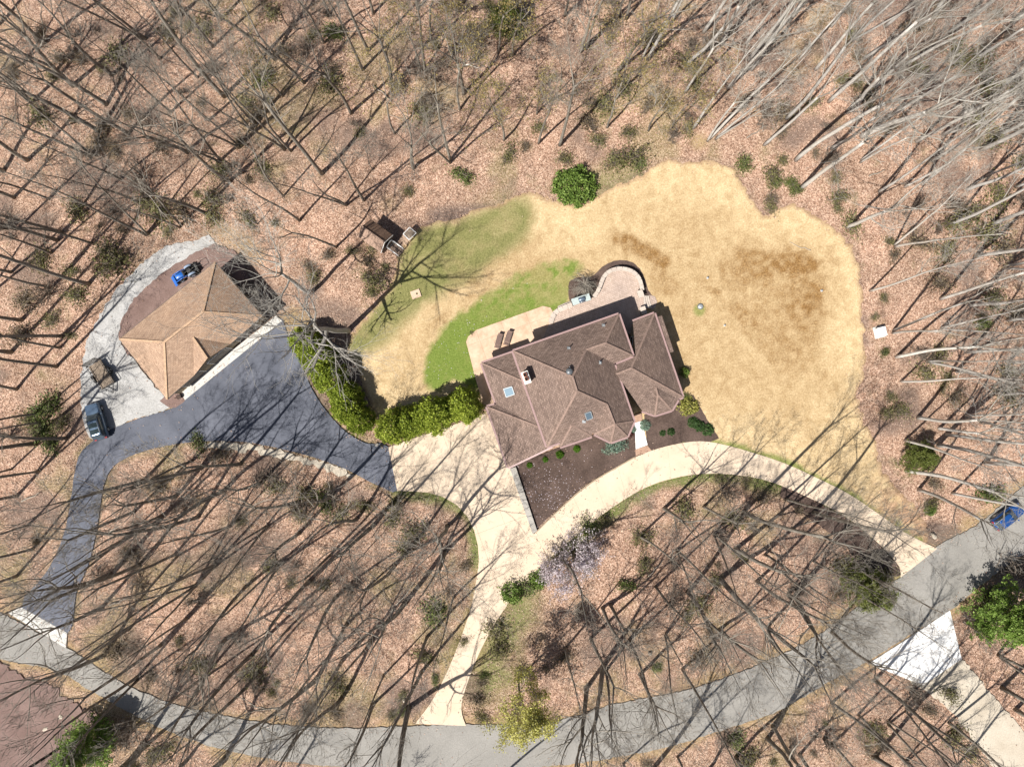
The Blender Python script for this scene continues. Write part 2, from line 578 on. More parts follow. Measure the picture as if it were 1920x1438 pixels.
M['coping'] = m_gravel('pale coping stone', (0.42, 0.36, 0.31, 1), (0.53, 0.465, 0.40, 1), 5.0, 0.8, 0.9, 0.4, 0.9, 1.08)
M['brick'] = m_blocks('brick paving', ((0.33, 0.19, 0.13, 1), (0.44, 0.28, 0.20, 1)), 0.22, 0.11, (0.30, 0.24, 0.19, 1), 0.012, False, fine=0.1, ang=math.radians(-20))
M['siding'] = m_blocks('beige wall cladding', ((0.40, 0.33, 0.25, 1), (0.44, 0.37, 0.285, 1)), 3.0, 0.2, (0.26, 0.21, 0.16, 1), 0.015, True)
M['tanwall'] = m_plain('tan stucco', (0.34, 0.27, 0.185), 0.9, 0.2)
M['door'] = m_plain('dark brown door', (0.10, 0.075, 0.06), 0.5, 0.4)
M['white'] = m_plain('white paint', (0.78, 0.77, 0.74), 0.45, 0.4, var=0.05)
M['whitewash'] = m_plain('chimney render', (0.70, 0.66, 0.60), 0.8, 0.2, var=0.08)
M['clay'] = m_plain('clay flue', (0.20, 0.07, 0.04), 0.8, 0.2)
M['black'] = m_plain('black rubber', (0.02, 0.02, 0.021), 0.7, 0.3)
M['blackmetal'] = m_plain('black painted steel', (0.03, 0.03, 0.03), 0.45, 0.5)
M['darkmetal'] = m_plain('dark bronze steel', (0.07, 0.06, 0.05), 0.5, 0.5)
M['steel'] = m_plain('stainless steel', (0.50, 0.52, 0.54), 0.35, 0.5, 0.85)
M['galv'] = m_plain('galvanised metal', (0.40, 0.42, 0.43), 0.5, 0.5, 0.5)
M['greymetal'] = m_plain('dark grey vent metal', (0.12, 0.13, 0.14), 0.45, 0.5, 0.3)
M['granite'] = m_gravel('grey green granite top', (0.36, 0.42, 0.41, 1), (0.44, 0.50, 0.49, 1), 8.0, 2.0, 0.35, 0.1, 0.9, 1.1)
M['hood_grey'] = m_plain('blue grey grill hood', (0.16, 0.21, 0.27), 0.3, 0.5, 0.4)
M['wicker'] = m_plain('brown wicker', (0.17, 0.115, 0.098), 0.8, 0.2, var=0.2, scale=30)
M['shedroof'] = m_plain('brown board roof', (0.21, 0.135, 0.095), 0.85, 0.2, var=0.15, scale=5)  # board colour darkened for the roof side turned away from the sun
M['shedroof2'] = m_plain('pale brown board roof', (0.30, 0.205, 0.155), 0.85, 0.2, var=0.12, scale=5)  # same boards, colour lightened for the roof side facing the sun
M['shedwall'] = m_plain('weathered shed board', (0.20, 0.15, 0.12), 0.9, 0.2, var=0.15)
M['wood'] = m_plain('weathered trailer plank', (0.24, 0.19, 0.145), 0.9, 0.2, var=0.3, scale=3)
M['palewood'] = m_plain('pale plywood', (0.55, 0.40, 0.29), 0.8, 0.2, var=0.1)
M['rock'] = m_gravel('pale boulder', (0.42, 0.36, 0.28, 1), (0.58, 0.52, 0.43, 1), 4.0, 1.5, 0.9, 0.6)
M['log'] = m_bark('fallen log bark', (0.20, 0.17, 0.14, 1), (0.32, 0.28, 0.235, 1), (0.45, 0.41, 0.35, 1))
M['birch'] = m_plain('white birch bark', (0.66, 0.60, 0.53), 0.8, 0.2, var=0.15)
M['terracotta'] = m_plain('dark glazed pot', (0.09, 0.06, 0.05), 0.4, 0.4)


def m_paint(name, c, rough=0.25, metal=0.2):
    t = NT(name)
    m = t.out(tuple(c) + (1,), rough, 0.5, metal)
    t.b.inputs['Coat Weight'].default_value = 0.8
    t.b.inputs['Coat Roughness'].default_value = 0.06
    return m


M['suvpaint'] = m_paint('slate car paint', (0.10, 0.15, 0.22), 0.28, 0.5)
M['bluepaint'] = m_paint('blue car paint', (0.012, 0.075, 0.27), 0.3, 0.3)
M['tractorblue'] = m_paint('tractor blue', (0.012, 0.11, 0.42), 0.35, 0.0)
M['fendergrey'] = m_paint('pale fender paint', (0.24, 0.30, 0.40), 0.4, 0.0)  # blue fender paled by a sky reflection put into its base colour
M['glass'] = m_paint('tinted glass', (0.025, 0.04, 0.045), 0.06, 0.0)
M['windshield'] = m_paint('windshield glass', (0.06, 0.085, 0.105), 0.06, 0.0)
M['skyglass'] = m_paint('pale skylight dome', (0.17, 0.25, 0.31), 0.3, 0.0)
M['skyglass2'] = m_paint('grey blue skylight glass', (0.09, 0.13, 0.165), 0.12, 0.0)
M['plasticblack'] = m_plain('black plastic', (0.03, 0.03, 0.032), 0.6, 0.3)
M['lamp_red'] = m_plain('red lamp lens', (0.35, 0.02, 0.02), 0.3, 0.5)
M['lamp_clear'] = m_plain('clear lamp lens', (0.6, 0.62, 0.65), 0.2, 0.5)


# ---------------------------------------------------------------- outlines measured on the photograph (pixels)
LAWN = smooth_poly([(652, 645), (690, 590), (735, 530), (752, 470), (790, 428), (860, 408), (940, 382), (985, 362), (1040, 378), (1090, 382), (1140, 356),
        (1190, 336), (1215, 318), (1250, 305), (1305, 305), (1362, 309), (1383, 332), (1405, 365), (1430, 402), (1442, 406), (1458, 392), (1485, 385),
        (1515, 396), (1562, 427), (1598, 468), (1612, 520), (1618, 600), (1622, 690), (1607, 740), (1618, 790), (1640, 830), (1655, 885), (1695, 930),
        (1726, 965), (1742, 1012), (1690, 1015), (1590, 960), (1480, 890), (1380, 855), (1300, 845), (1200, 820), (1000, 790), (900, 760), (800, 790), (712, 812),
        (694, 755), (672, 695)], 4)
G_GREEN = smooth_poly([(802, 728), (796, 690), (808, 650), (838, 610), (880, 575), (930, 540), (985, 507), (1040, 490), (1092, 495), (1075, 530), (1062, 575),
        (1030, 590), (890, 640), (915, 730), (890, 730), (850, 716), (825, 730)], 4)
G_OLIVE = smooth_poly([(640, 650), (690, 585), (738, 525), (752, 465), (790, 425), (870, 405), (960, 372), (1000, 392), (990, 440), (945, 480), (885, 520),
        (825, 556), (765, 600), (715, 645), (675, 668)], 4)
ASPHALT = [(530, 602), (540, 630), (560, 672), (588, 735), (618, 778), (652, 812), (690, 832), (728, 838), (747, 920), (700, 906), (650, 880), (590, 858), (520, 840),
        (470, 830), (420, 827), (370, 828), (310, 836), (255, 851), (215, 872), (196, 905), (188, 950), (180, 1000), (165, 1060), (143, 1110), (125, 1190),
        (40, 1140), (85, 1075), (105, 1040), (120, 1000), (131, 950), (138, 900), (148, 855), (170, 830), (205, 806), (260, 785), (330, 763), (352, 742), (432, 676), (518, 606)]
APRON_G = [(338, 734), (518, 592), (529, 602), (347, 750)]
APRON_L = [(16, 1149), (40, 1138), (126, 1186), (124, 1215)]
GRAVEL = [(393, 442), (403, 456), (372, 480), (330, 512), (272, 562), (235, 606), (225, 645), (300, 735), (345, 752), (300, 773), (240, 790), (205, 812), (195, 822),
        (166, 822), (158, 792), (152, 762), (150, 720), (155, 672), (166, 632), (190, 584), (220, 542), (262, 496), (310, 461), (360, 451)]
REDSTRIP = [(402, 458), (440, 470), (468, 520), (330, 640), (240, 665), (222, 632), (228, 600), (252, 560), (302, 514), (360, 476)]
REDCORNER = [(300, 752), (320, 730), (345, 738), (347, 752), (330, 764), (318, 764)]
PAD = [(728, 838), (912, 775), (957, 877), (1001, 1001), (1030, 1046), (984, 1096), (960, 1122), (895, 1075), (898, 1050), (896, 1022), (889, 994), (876, 968), (856, 946),
       (830, 931), (800, 923), (775, 921), (745, 920)]
DR_L = smooth_poly([(895, 1075), (885, 1130), (866, 1190), (842, 1250), (812, 1310), (778, 1356)], 4, False)
DR_R = smooth_poly([(960, 1122), (930, 1165), (903, 1215), (880, 1270), (865, 1325), (874, 1360)], 4, False)
CU_U = smooth_poly([(1001, 1001), (1050, 955), (1100, 912), (1170, 868), (1220, 845), (1280, 830), (1330, 828), (1400, 845), (1470, 868), (1530, 895), (1590, 925), (1650, 965), (1700, 1000), (1757, 1028)], 4, False)
CU_L = smooth_poly([(1030, 1046), (1085, 1000), (1150, 950), (1215, 912), (1280, 893), (1340, 888), (1400, 893), (1450, 905), (1510, 930), (1580, 965), (1640, 1012), (1686, 1062), (1686, 1084)], 4, False)
RD_U = smooth_poly([(-120, 1085), (0, 1148), (60, 1180), (125, 1213), (180, 1250), (250, 1290), (330, 1320), (420, 1342), (520, 1358), (640, 1365), (740, 1362), (870, 1357), (960, 1358), (1050, 1350),
        (1130, 1325), (1200, 1310), (1300, 1290), (1400, 1255), (1480, 1220), (1550, 1180), (1620, 1130), (1690, 1080), (1755, 1025), (1830, 985), (1880, 945), (1920, 912), (2040, 830)], 4, False)
RD_L = smooth_poly([(2040, 960), (1920, 1040), (1860, 1080), (1800, 1130), (1780, 1145), (1625, 1240), (1560, 1275), (1500, 1310), (1440, 1340), (1350, 1370), (1250, 1400), (1150, 1420), (1050, 1434),
        (960, 1440), (860, 1442), (700, 1440), (560, 1430), (440, 1410), (340, 1380), (260, 1345), (180, 1300), (100, 1255), (0, 1235), (-120, 1180)], 4, False)
ROAD = RD_U + RD_L
WHITE_AP = [(1628, 1244), (1700, 1198), (1781, 1144), (1803, 1235), (1730, 1284)]
BEIGE = [(1700, 1272), (1730, 1282), (1803, 1234), (1850, 1290), (1900, 1348), (1960, 1420), (2040, 1510), (1960, 1560), (1890, 1480), (1850, 1420), (1800, 1352), (1765, 1315)]
REDLOT = [(-60, 1215), (0, 1240), (60, 1272), (100, 1290), (150, 1325), (195, 1352), (150, 1385), (115, 1410), (95, 1440), (80, 1500), (-80, 1500)]
MULCH_F = [(960, 872), (1120, 812), (1192, 792), (1196, 852), (1178, 862), (1100, 906), (1052, 948), (1006, 992)]
MULCH_R = [(1208, 778), (1262, 755), (1300, 740), (1322, 780), (1348, 822), (1332, 828), (1282, 829), (1222, 843), (1214, 838)]
MULCH_C = [(1470, 908), (1520, 934), (1580, 966), (1640, 1012), (1688, 1062), (1685, 1082), (1640, 1070), (1600, 1040), (1560, 1000), (1500, 960), (1462, 930)]
MULCH_E = smooth_poly([(1728, 990), (1750, 976), (1790, 985), (1800, 1005), (1775, 1018), (1750, 1024), (1730, 1012)], 4)
MULCH_P = smooth_poly([(1066, 548), (1068, 528), (1085, 520), (1110, 518), (1130, 500), (1150, 490), (1175, 489), (1196, 500), (1208, 520), (1216, 545), (1222, 556), (1200, 560), (1180, 540), (1150, 530), (1125, 560), (1095, 572), (1072, 570)], 4)
MULCH_B = smooth_poly([(722, 1325), (740, 1300), (775, 1282), (800, 1275), (805, 1300), (785, 1335), (755, 1345), (730, 1345)], 4)
STAMPED = [(874, 641), (878, 631), (893, 619), (1018, 574), (1032, 577), (1045, 600), (1045, 660), (960, 720), (920, 790), (911, 776), (893, 715)]
PAVER = smooth_poly([(1031, 650), (1030, 605), (1036, 588), (1050, 578), (1080, 568), (1108, 557), (1118, 545), (1124, 530), (1132, 516), (1146, 507), (1166, 505), (1186, 511), (1199, 526), (1204, 546), (1206, 575), (1205, 620)], 3) + [(1190, 660), (1031, 672)]
HOUSE_FOOT = [(905, 682), (1160, 592), (1226, 590), (1278, 740), (1205, 775), (1170, 830), (955, 876), (915, 765)]
GARAGE_FOOT = [(405, 492), (505, 592), (325, 745), (225, 636)]

# ---------------------------------------------------------------- ground
xs = np.concatenate([[-600, -250, -120], np.arange(-78, 78.01, 0.5), [120, 250, 600]])
ys = np.concatenate([[-600, -250, -100], np.arange(-60, 60.01, 0.5), [100, 250, 600]])
GX, GY = np.meshgrid(xs, ys)
lawn_w = W(LAWN)
GZ = -0.03 - 0.13 * fnoise(GX, GY, 5.0, 2) - 0.05 * vnoise(GX, GY, 1.3, 9)
# hollow under every hard surface so that nothing pokes through
for poly in (ASPHALT, GRAVEL, PAD, ROAD, MULCH_F, STAMPED, PAVER, BEIGE):
    GZ -= 0.10 * (1 - sstep(-1.0, -0.3, sdf(GX, GY, W(poly))))
n_y, n_x = GX.shape
V = np.stack([GX.ravel(), GY.ravel(), GZ.ravel()], 1)
i0 = (np.arange(n_y - 1)[:, None] * n_x + np.arange(n_x - 1)[None, :]).ravel()
F = np.stack([i0, i0 + 1, i0 + n_x + 1, i0 + n_x], 1)
me = mesh_np('ground', V, F, [M['ground']], True)


def set_attr(me, name, val):
    a = me.attributes.new(name, 'FLOAT', 'POINT')
    a.data.foreach_set('value', np.clip(val, 0, 1).astype(np.float32).ravel())


nz1 = fnoise(GX, GY, 3.0, 11)
nz2 = fnoise(GX, GY, 7.0, 21)
rd = np.minimum(dist_line(GX, GY, W(RD_U), False), dist_line(GX, GY, W(RD_L), False))
cul = np.minimum(dist_line(GX, GY, W(CU_L), False), dist_line(GX, GY, W(PAD[8:17]), False))
drr = np.minimum(dist_line(GX, GY, W(DR_R), False), dist_line(GX, GY, W(DR_L), False))
asp = dist_line(GX, GY, W(ASPHALT))
lawnd = sdf(GX, GY, lawn_w)
green = 0.9 * (1 - sstep(0.5, 1.7, cul + 2.2 * (nz1 - 0.5)))
green = np.maximum(green, 0.75 * (1 - sstep(2.0, 7.0, dist_line(GX, GY, W([(925, 1190), (905, 1240), (960, 1140)]), False) + 5 * (nz1 - 0.5))))
green = np.maximum(green, 0.4 * (1 - sstep(0.2, 1.2, asp + 2.5 * (nz1 - 0.35))))
green = np.maximum(green, 0.35 * sstep(0.58, 0.76, nz2) * (GX < 45))
green = np.maximum(green, 0.6 * (1 - sstep(1.0, 4.0, dist_line(GX, GY, W([(1180, 345), (1130, 350)]), False))))
set_attr(me, 'green', green)
tan = 0.7 * (1 - sstep(0.4, 1.8, rd + 3.0 * (nz1 - 0.4)))
tan = np.maximum(tan, 0.45 * (1 - sstep(0.2, 1.3, drr + 2.5 * (nz1 - 0.4))))
tan = np.maximum(tan, 0.5 * (1 - sstep(0.5, 2.2, dist_line(GX, GY, W([(420, 440), (450, 455), (475, 480)]), False))))
tan = np.maximum(tan, 0.95 * (1 - sstep(-1.0, 1.0, sdf(GX, GY, W([(522, 598), (545, 575), (580, 585), (600, 640), (560, 640), (540, 625)])))))
tan = np.maximum(tan, 0.8 * (1 - sstep(0.4, 1.6, np.hypot(GX - XY(1311, 265)[0], GY - XY(1311, 265)[1]))))
set_attr(me, 'tan', tan)
dirt_shade = 0.7 * sstep(0.54, 0.74, fnoise(GX, GY, 6.0, 31))
dirt_shade = np.maximum(dirt_shade, 0.85 * (1 - sstep(0.5, 1.7, dist_line(GX, GY, W([(820, 405), (862, 402), (905, 398)]), False))))
dirt_shade = np.maximum(dirt_shade, 0.25 * (1 - sstep(0.2, 1.0, np.abs(lawnd) + 2 * (nz1 - 0.4))))
dirt_shade = np.maximum(dirt_shade, 0.9 * (1 - sstep(-1.0, 1.0, sdf(GX, GY, W([(420, 475), (455, 470), (540, 570), (500, 610)])))))  # dark earth tone also paints in the shadow strip beside the garage
for poly in (MULCH_E, MULCH_B): dirt_shade = np.maximum(dirt_shade, 0.85 * (1 - sstep(-0.8, 0.6, sdf(GX, GY, W(poly)) + 1.5 * (nz1 - 0.5))))
set_attr(me, 'dirt', dirt_shade)
tag(link(bpy.data.objects.new('ground', me)), kind='structure')

# lawn: its rim dives under the leaf litter, so the edge is ragged
lx = np.arange(-22, 55.01, 0.25)
ly = np.arange(-22, 30.01, 0.25)
LX, LY = np.meshgrid(lx, ly)
ld = sdf(LX, LY, lawn_w) + 0.9 * (fnoise(LX, LY, 1.6, 4) - 0.5) + 0.5 * (vnoise(LX, LY, 0.45, 6) - 0.5)
LZ = 0.02 + 0.03 * vnoise(LX, LY, 1.1, 8) - 0.30 * sstep(-0.35, 0.55, ld)
for poly in (MULCH_F, MULCH_R, PAD, STAMPED, PAVER, MULCH_P, CU_U + CU_L[::-1], HOUSE_FOOT):
    LZ -= 0.12 * (1 - sstep(-0.5, -0.05, sdf(LX, LY, W(poly))))
ny, nx = LX.shape
i0 = (np.arange(ny - 1)[:, None] * nx + np.arange(nx - 1)[None, :])
keep = (ld[:-1, :-1] < 0.8) | (ld[1:, 1:] < 0.8)
i0 = i0[keep]
F = np.stack([i0, i0 + 1, i0 + nx + 1, i0 + nx], 1)
used = np.unique(F)
remap = np.full(LX.size, -1)
remap[used] = np.arange(len(used))
me = mesh_np('lawn', np.stack([LX.ravel(), LY.ravel(), LZ.ravel()], 1)[used], remap[F], [M['lawn']], True)
n1 = fnoise(LX, LY, 2.2, 14)
n2 = fnoise(LX, LY, 0.9, 15)


def ell(px, py, rx, ry, ang, soft=0.5):
    cx, cy = XY(px, py)
    a = math.radians(-ang)
    dx, dy = (LX - cx) / K, (LY - cy) / K
    u, v = dx * math.cos(a) + dy * math.sin(a), -dx * math.sin(a) + dy * math.cos(a)
    r = np.sqrt((u / rx) ** 2 + (v / ry) ** 2) + 0.9 * (n1 - 0.5) + 0.5 * (n2 - 0.5)
    return 1 - sstep(1 - soft, 1 + soft, r)


lg = np.zeros(LX.shape)
for a in ((1490, 498, 50, 32, 0, 0.35, 1.15), (1420, 505, 95, 50, -5, 0.8, 0.9), (1505, 560, 55, 80, 10, 0.8, 0.95), (1440, 600, 90, 60, 40, 0.9, 0.7), (1290, 500, 120, 60, 20, 0.9, 0.4), (1200, 468, 64, 18, 25, 0.5, 1.0), (1245, 530, 46, 20, 55, 0.5, 0.8), (1337, 545, 22, 10, 20, 0.4, 0.85), (1390, 590, 66, 18, 40, 0.6, 0.85),
          (1525, 600, 30, 100, 12, 0.6, 0.7), (1470, 650, 100, 50, 35, 0.7, 0.7), (1290, 420, 140, 40, 10, 0.8, 0.35), (820, 605, 45, 12, -38, 0.5, 0.5), (1540, 720, 50, 60, 0, 0.7, 0.35), (1300, 700, 30, 70, 0, 0.7, 0.2), (760, 690, 40, 40, 0, 0.8, 0.25)):
    lg = np.maximum(lg, a[6] * ell(*a[:6]))
n3 = fnoise(LX, LY, 0.7, 17)
lg = np.clip(0.8 * lg * (0.35 + 1.4 * n3), 0, 1)
lg = np.maximum(lg, 0.5 * sstep(0.5, 0.72, fnoise(LX, LY, 6.0, 19)) * sstep(0.35, 0.65, n3) * sstep(-3.0, -6.0, ld))
lg = np.maximum(lg, sstep(-2.0, -9.0, ld) * (0.24 + 0.40 * (fnoise(LX, LY, 9.0, 23) - 0.3)) * (0.5 + 1.0 * n3))
set_attr(me, 'brown', lg.ravel()[used])
gg = 1 - sstep(-0.5, 0.5, sdf(LX, LY, W(G_GREEN)) + 1.2 * (n2 - 0.5))
gg = gg * (1 - 0.5 * sstep(6, 15, LY) * sstep(0.3, 0.6, n3))
up = dist_line(LX, LY, W(CU_U[18:]), False)
gg = np.maximum(gg, 0.8 * (1 - sstep(0.2, 0.9, up + 0.9 * (n2 - 0.4))))
gg = np.maximum(gg, 0.7 * (1 - sstep(0.5, 1.0, np.hypot(LX - XY(1311, 582)[0], LY - XY(1311, 582)[1]))))
set_attr(me, 'green', gg.ravel()[used])
oo = 1 - sstep(-1.2, 1.2, sdf(LX, LY, W(G_OLIVE)) + 2.5 * (n1 - 0.5))
set_attr(me, 'olive', (oo * (0.5 + 0.9 * n1)).ravel()[used])
fade = 1 - sstep(2.0, 9.0, np.hypot(LX - XY(1715, 985)[0], (LY - XY(1715, 985)[1]) * 0.8) + 4 * (n1 - 0.5))
set_attr(me, 'edge', np.maximum(0.75 * fade * sstep(0.25, 0.6, n2), 0.6 * sstep(-0.6, 0.3, ld) * (1 - 0.8 * (dist_line(LX, LY, W(CU_U), False) < 1.2))).ravel()[used])
tag(link(bpy.data.objects.new('lawn', me)), kind='structure')


# ---------------------------------------------------------------- roads, drives, paths, beds
def ragged(pts, step=0.5, amp=0.12, seed=1):
    r = random.Random(seed)
    out = []
    for i in range(len(pts)):
        a, b = Vector(pts[i]), Vector(pts[(i + 1) % len(pts)])
        n = max(1, int((b - a).length / step))
        for k in range(n):
            p = a.lerp(b, k / n)
            out.append((p.x + r.uniform(-amp, amp), p.y + r.uniform(-amp, amp)))
    return out


def sheet(name, px, z, mat, rag=0.0, bottom=-0.32, kind='structure', seed=1):
    pts = W(px)
    if rag: pts = ragged(pts, 0.45, rag, seed)
    o = MB().prism(pts, bottom, z).build(name, mat)
    return tag(o, kind=kind)


sheet('road', ROAD, 0.030, M['road'], 0.10)
sheet('asphalt_drive', smooth_poly(ASPHALT, 3), 0.042, M['asphalt'], 0.03)
sheet('gravel_yard', GRAVEL, 0.020, M['gravel'], 0.16)
sheet('crushed_stone_strip', REDSTRIP, 0.034, M['redstone'], 0.12)
sheet('crushed_stone_corner', REDCORNER, 0.052, M['redstone'], 0.05)
sheet('crushed_stone_lot', REDLOT, 0.020, M['redstone'], 0.5)
sheet('gravel_lane', BEIGE, 0.024, M['beige_drive'], 0.18)
sheet('gravel_verge', [(470, 833), (520, 843), (590, 861), (650, 883), (668, 892), (655, 896), (600, 878), (540, 862), (480, 848), (430, 842), (380, 838), (378, 831), (425, 830)], 0.004, M['beige_drive'], 0.35)
sheet('concrete_apron', WHITE_AP, 0.046, M['walk'])
sheet('garage_apron', APRON_G, 0.060, M['white_conc'])
sheet('drive_apron', APRON_L, 0.056, M['white_conc'])
sheet('front_bed', MULCH_F, 0.048, M['mulch'], 0.05)
sheet('entry_bed', MULCH_R, 0.048, M['mulch'], 0.05)
sheet('drive_side_bed', MULCH_C, 0.014, M['mulch'], 0.15)
sheet('patio_bed', MULCH_P, 0.048, M['mulch'], 0.06)
sheet('white_walk', [(1190, 793), (1203, 789), (1214, 834), (1192, 842)], 0.085, M['walk'])
sheet('brick_landing', [(1187, 778), (1202, 773), (1203.5, 788.5), (1190, 792.5)], 0.20, M['brick'])
sheet('brick_step', [(1191, 843), (1213, 835), (1222, 844.5), (1192, 854.5)], 0.072, M['brick'])


def clip(poly, a, b, c):
    """keep the part of poly where a*x+b*y<=c"""
    out = []
    n = len(poly)
    for i in range(n):
        p, q = poly[i], poly[(i + 1) % n]
        dp, dq = a * p[0] + b * p[1] - c, a * q[0] + b * q[1] - c
        if dp <= 0: out.append(p)
        if (dp < 0 < dq) or (dq < 0 < dp):
            t = dp / (dp - dq)
            out.append((p[0] + (q[0] - p[0]) * t, p[1] + (q[1] - p[1]) * t))
    return out


def area(p):
    return abs(sum(p[i][0] * p[(i + 1) % len(p)][1] - p[(i + 1) % len(p)][0] * p[i][1] for i in range(len(p)))) / 2


def grid_cells(poly, ang, step, gap, org):
    """cut a floor outline into the cells of a turned grid, with open joints between"""
    ca, sa = math.cos(ang), math.sin(ang)
    us = [(p[0] - org[0]) * ca + (p[1] - org[1]) * sa for p in poly]
    vs_ = [-(p[0] - org[0]) * sa + (p[1] - org[1]) * ca for p in poly]
    out = []
    for i in range(math.floor(min(us) / step), math.ceil(max(us) / step)):
        for j in range(math.floor(min(vs_) / step), math.ceil(max(vs_) / step)):
            q = poly
            for (a, b, c) in ((ca, sa, (i + 1) * step - gap), (-ca, -sa, -(i * step + gap)), (-sa, ca, (j + 1) * step - gap), (sa, -ca, -(j * step + gap))):
                off = a * org[0] + b * org[1]
                if len(q) >= 3: q = clip(q, a, b, c + off)
            if len(q) >= 3 and area(q) > 0.3: out.append(q)
    return out


def resample(pts, n):
    pts = [Vector(p) for p in pts]
    d = [0]
    for i in range(1, len(pts)): d.append(d[-1] + (pts[i] - pts[i - 1]).length)
    out = []
    for k in range(n + 1):
        s = d[-1] * k / n
        i = min(max(1, next((j for j in range(1, len(d)) if d[j] >= s - 1e-9), len(d) - 1)), len(d) - 1)
        t = (s - d[i - 1]) / max(d[i] - d[i - 1], 1e-9)
        out.append(pts[i - 1].lerp(pts[i], t))
    return out


drv = tag(MB().prism(W(PAD), -0.32, 0.050).prism(W(DR_L + DR_R[::-1]), -0.32, 0.049).prism(W(CU_U + CU_L[::-1]), -0.32, 0.048).build('concrete_drive', M['joint']), kind='structure')
HANG = math.radians(19.8)
for q in grid_cells(W(PAD), HANG, 3.6, 0.012, XY(728, 838)):
    MB().prism(q, -0.1, 0.066).build('slab', M['concrete'], drv)
for (A_, B_, n) in ((DR_L, DR_R, 6), (CU_U, CU_L, 17)):
    a, b = resample(W(A_), n * 4), resample(W(B_), n * 4)
    for k in range(n):
        ii = list(range(k * 4, k * 4 + 5))
        l_, r_ = [a[i] for i in ii], [b[i] for i in ii]
        pts = l_ + r_[::-1]
        c = sum(pts, Vector((0, 0))) / len(pts)
        pts = [tuple(p + (c - p).normalized() * 0.012) for p in pts]
        MB().prism(pts, -0.1, 0.066).build('slab', M['concrete'], drv)

st = tag(MB().prism(W(STAMPED), -0.3, 0.080).build('stamped_patio', M['joint']), kind='structure')
for q in grid_cells(W(STAMPED), HANG, 3.4, 0.015, XY(900, 640)):
    MB().prism(q, -0.1, 0.097).build('slab', M['stamped'], st)
PZ = 0.42
pv = tag(MB().prism(W(PAVER), -0.2, PZ).build('paver_patio', M['paver']), kind='structure')

# ---------------------------------------------------------------- patio pieces
arc = W(smooth_poly([(1112, 558), (1120, 547), (1126, 531), (1133, 517), (1147, 508), (1166, 506), (1185, 512), (1197, 526), (1202, 546)], 4, False))


def ribbon(line, w, z0, z1, mb):
    pts = [Vector(p) for p in line]
    nrm = []
    for i in range(len(pts)):
        d = (pts[min(i + 1, len(pts) - 1)] - pts[max(i - 1, 0)]).normalized()
        nrm.append(Vector((-d.y, d.x)))
    return mb.prism([tuple(p + n * w / 2) for p, n in zip(pts, nrm)] + [tuple(p - n * w / 2) for p, n in list(zip(pts, nrm))[::-1]], z0, z1)


sw = empty('curved_seat_wall', (*arc[16], 0))
sw.location = (0, 0, 0)
tag(sw, 'curved low stone seat wall round the end of the paver patio', 'wall')
ribbon(arc, 0.34, 0.3, 0.86, MB()).build('wall_core', M['stone_wall'], sw)
caps = resample(arc, 14)
for k in range(14):
    a, b = caps[k], caps[k + 1]
    d = (b - a).normalized() * 0.012
    ribbon([tuple(a + d), tuple(b - d)], 0.50, 0.862, 0.94, MB()).build('cap_stone', M['coping'], sw)
lw = W(smooth_poly([(1032, 606), (1038, 590), (1050, 581), (1072, 572)], 4, False))
lb = MB()
o = empty('patio_edge_wall', (0, 0, 0))
tag(o, 'low pale stone edge between stamped patio and paver patio', 'wall')
ribbon(lw, 0.5, 0.2, 0.58, MB()).build('wall_core', M['stone_wall'], o)
lc = resample(lw, 6)
for k in range(6):
    d = (lc[k + 1] - lc[k]).normalized() * 0.012
    ribbon([tuple(lc[k] + d), tuple(lc[k + 1] - d)], 0.62, 0.582, 0.65, MB()).build('cap_stone', M['coping'], o)
o = empty('side_steps_to_lawn', (0, 0, 0))
tag(o, 'three curved stone steps leading from patio down to lawn', 'steps')
for k in range(3):
    e = W([(1205 + 4.2 * k, 555), (1207 + 4.4 * k, 566), (1211 + 4.4 * k, 578)])
    ribbon(e, 0.34, 0.0, PZ - 0.02 - 0.11 * k, MB()).build('tread', M['coping'], o)
MB().prism(W([(1217, 553), (1228, 556), (1232, 566), (1229, 575), (1222, 582)]), -0.1, 0.07).build('step_landing', M['paver'], o)
for (px, py, lab) in ((1201, 551, 'square pale stone pier at the upper end of side steps'), (1206, 582, 'square pale stone pier at the lower end of side steps')):
    o = empty('stone_pier', (*XY(px, py, 0.9), 0), HANG)
    tag(o, lab, 'pier', 'stone piers at the patio steps')
    MB().box(-0.3, 0.3, -0.42, 0.42, 0, 1.0).build('pier_body', M['stone_wall'], o)
    MB().box(-0.36, 0.36, -0.48, 0.48, 1.003, 1.10).build('cap_stone', M['coping'], o, 0.02)
o = empty('back_steps', (0, 0, 0))
tag(o, 'two long narrow stone steps along the patio edge left of grill counter', 'steps')
for k in range(2):
    ribbon(W([(1046 + 1.5 * k, 576.5 + 3.5 * k), (1058 + k, 571 + 3.8 * k), (1071.5, 566.5 + 3.6 * k)]), 0.24, 0.1, 0.25 + 0.22 * k, MB()).build('tread', M['coping'], o)

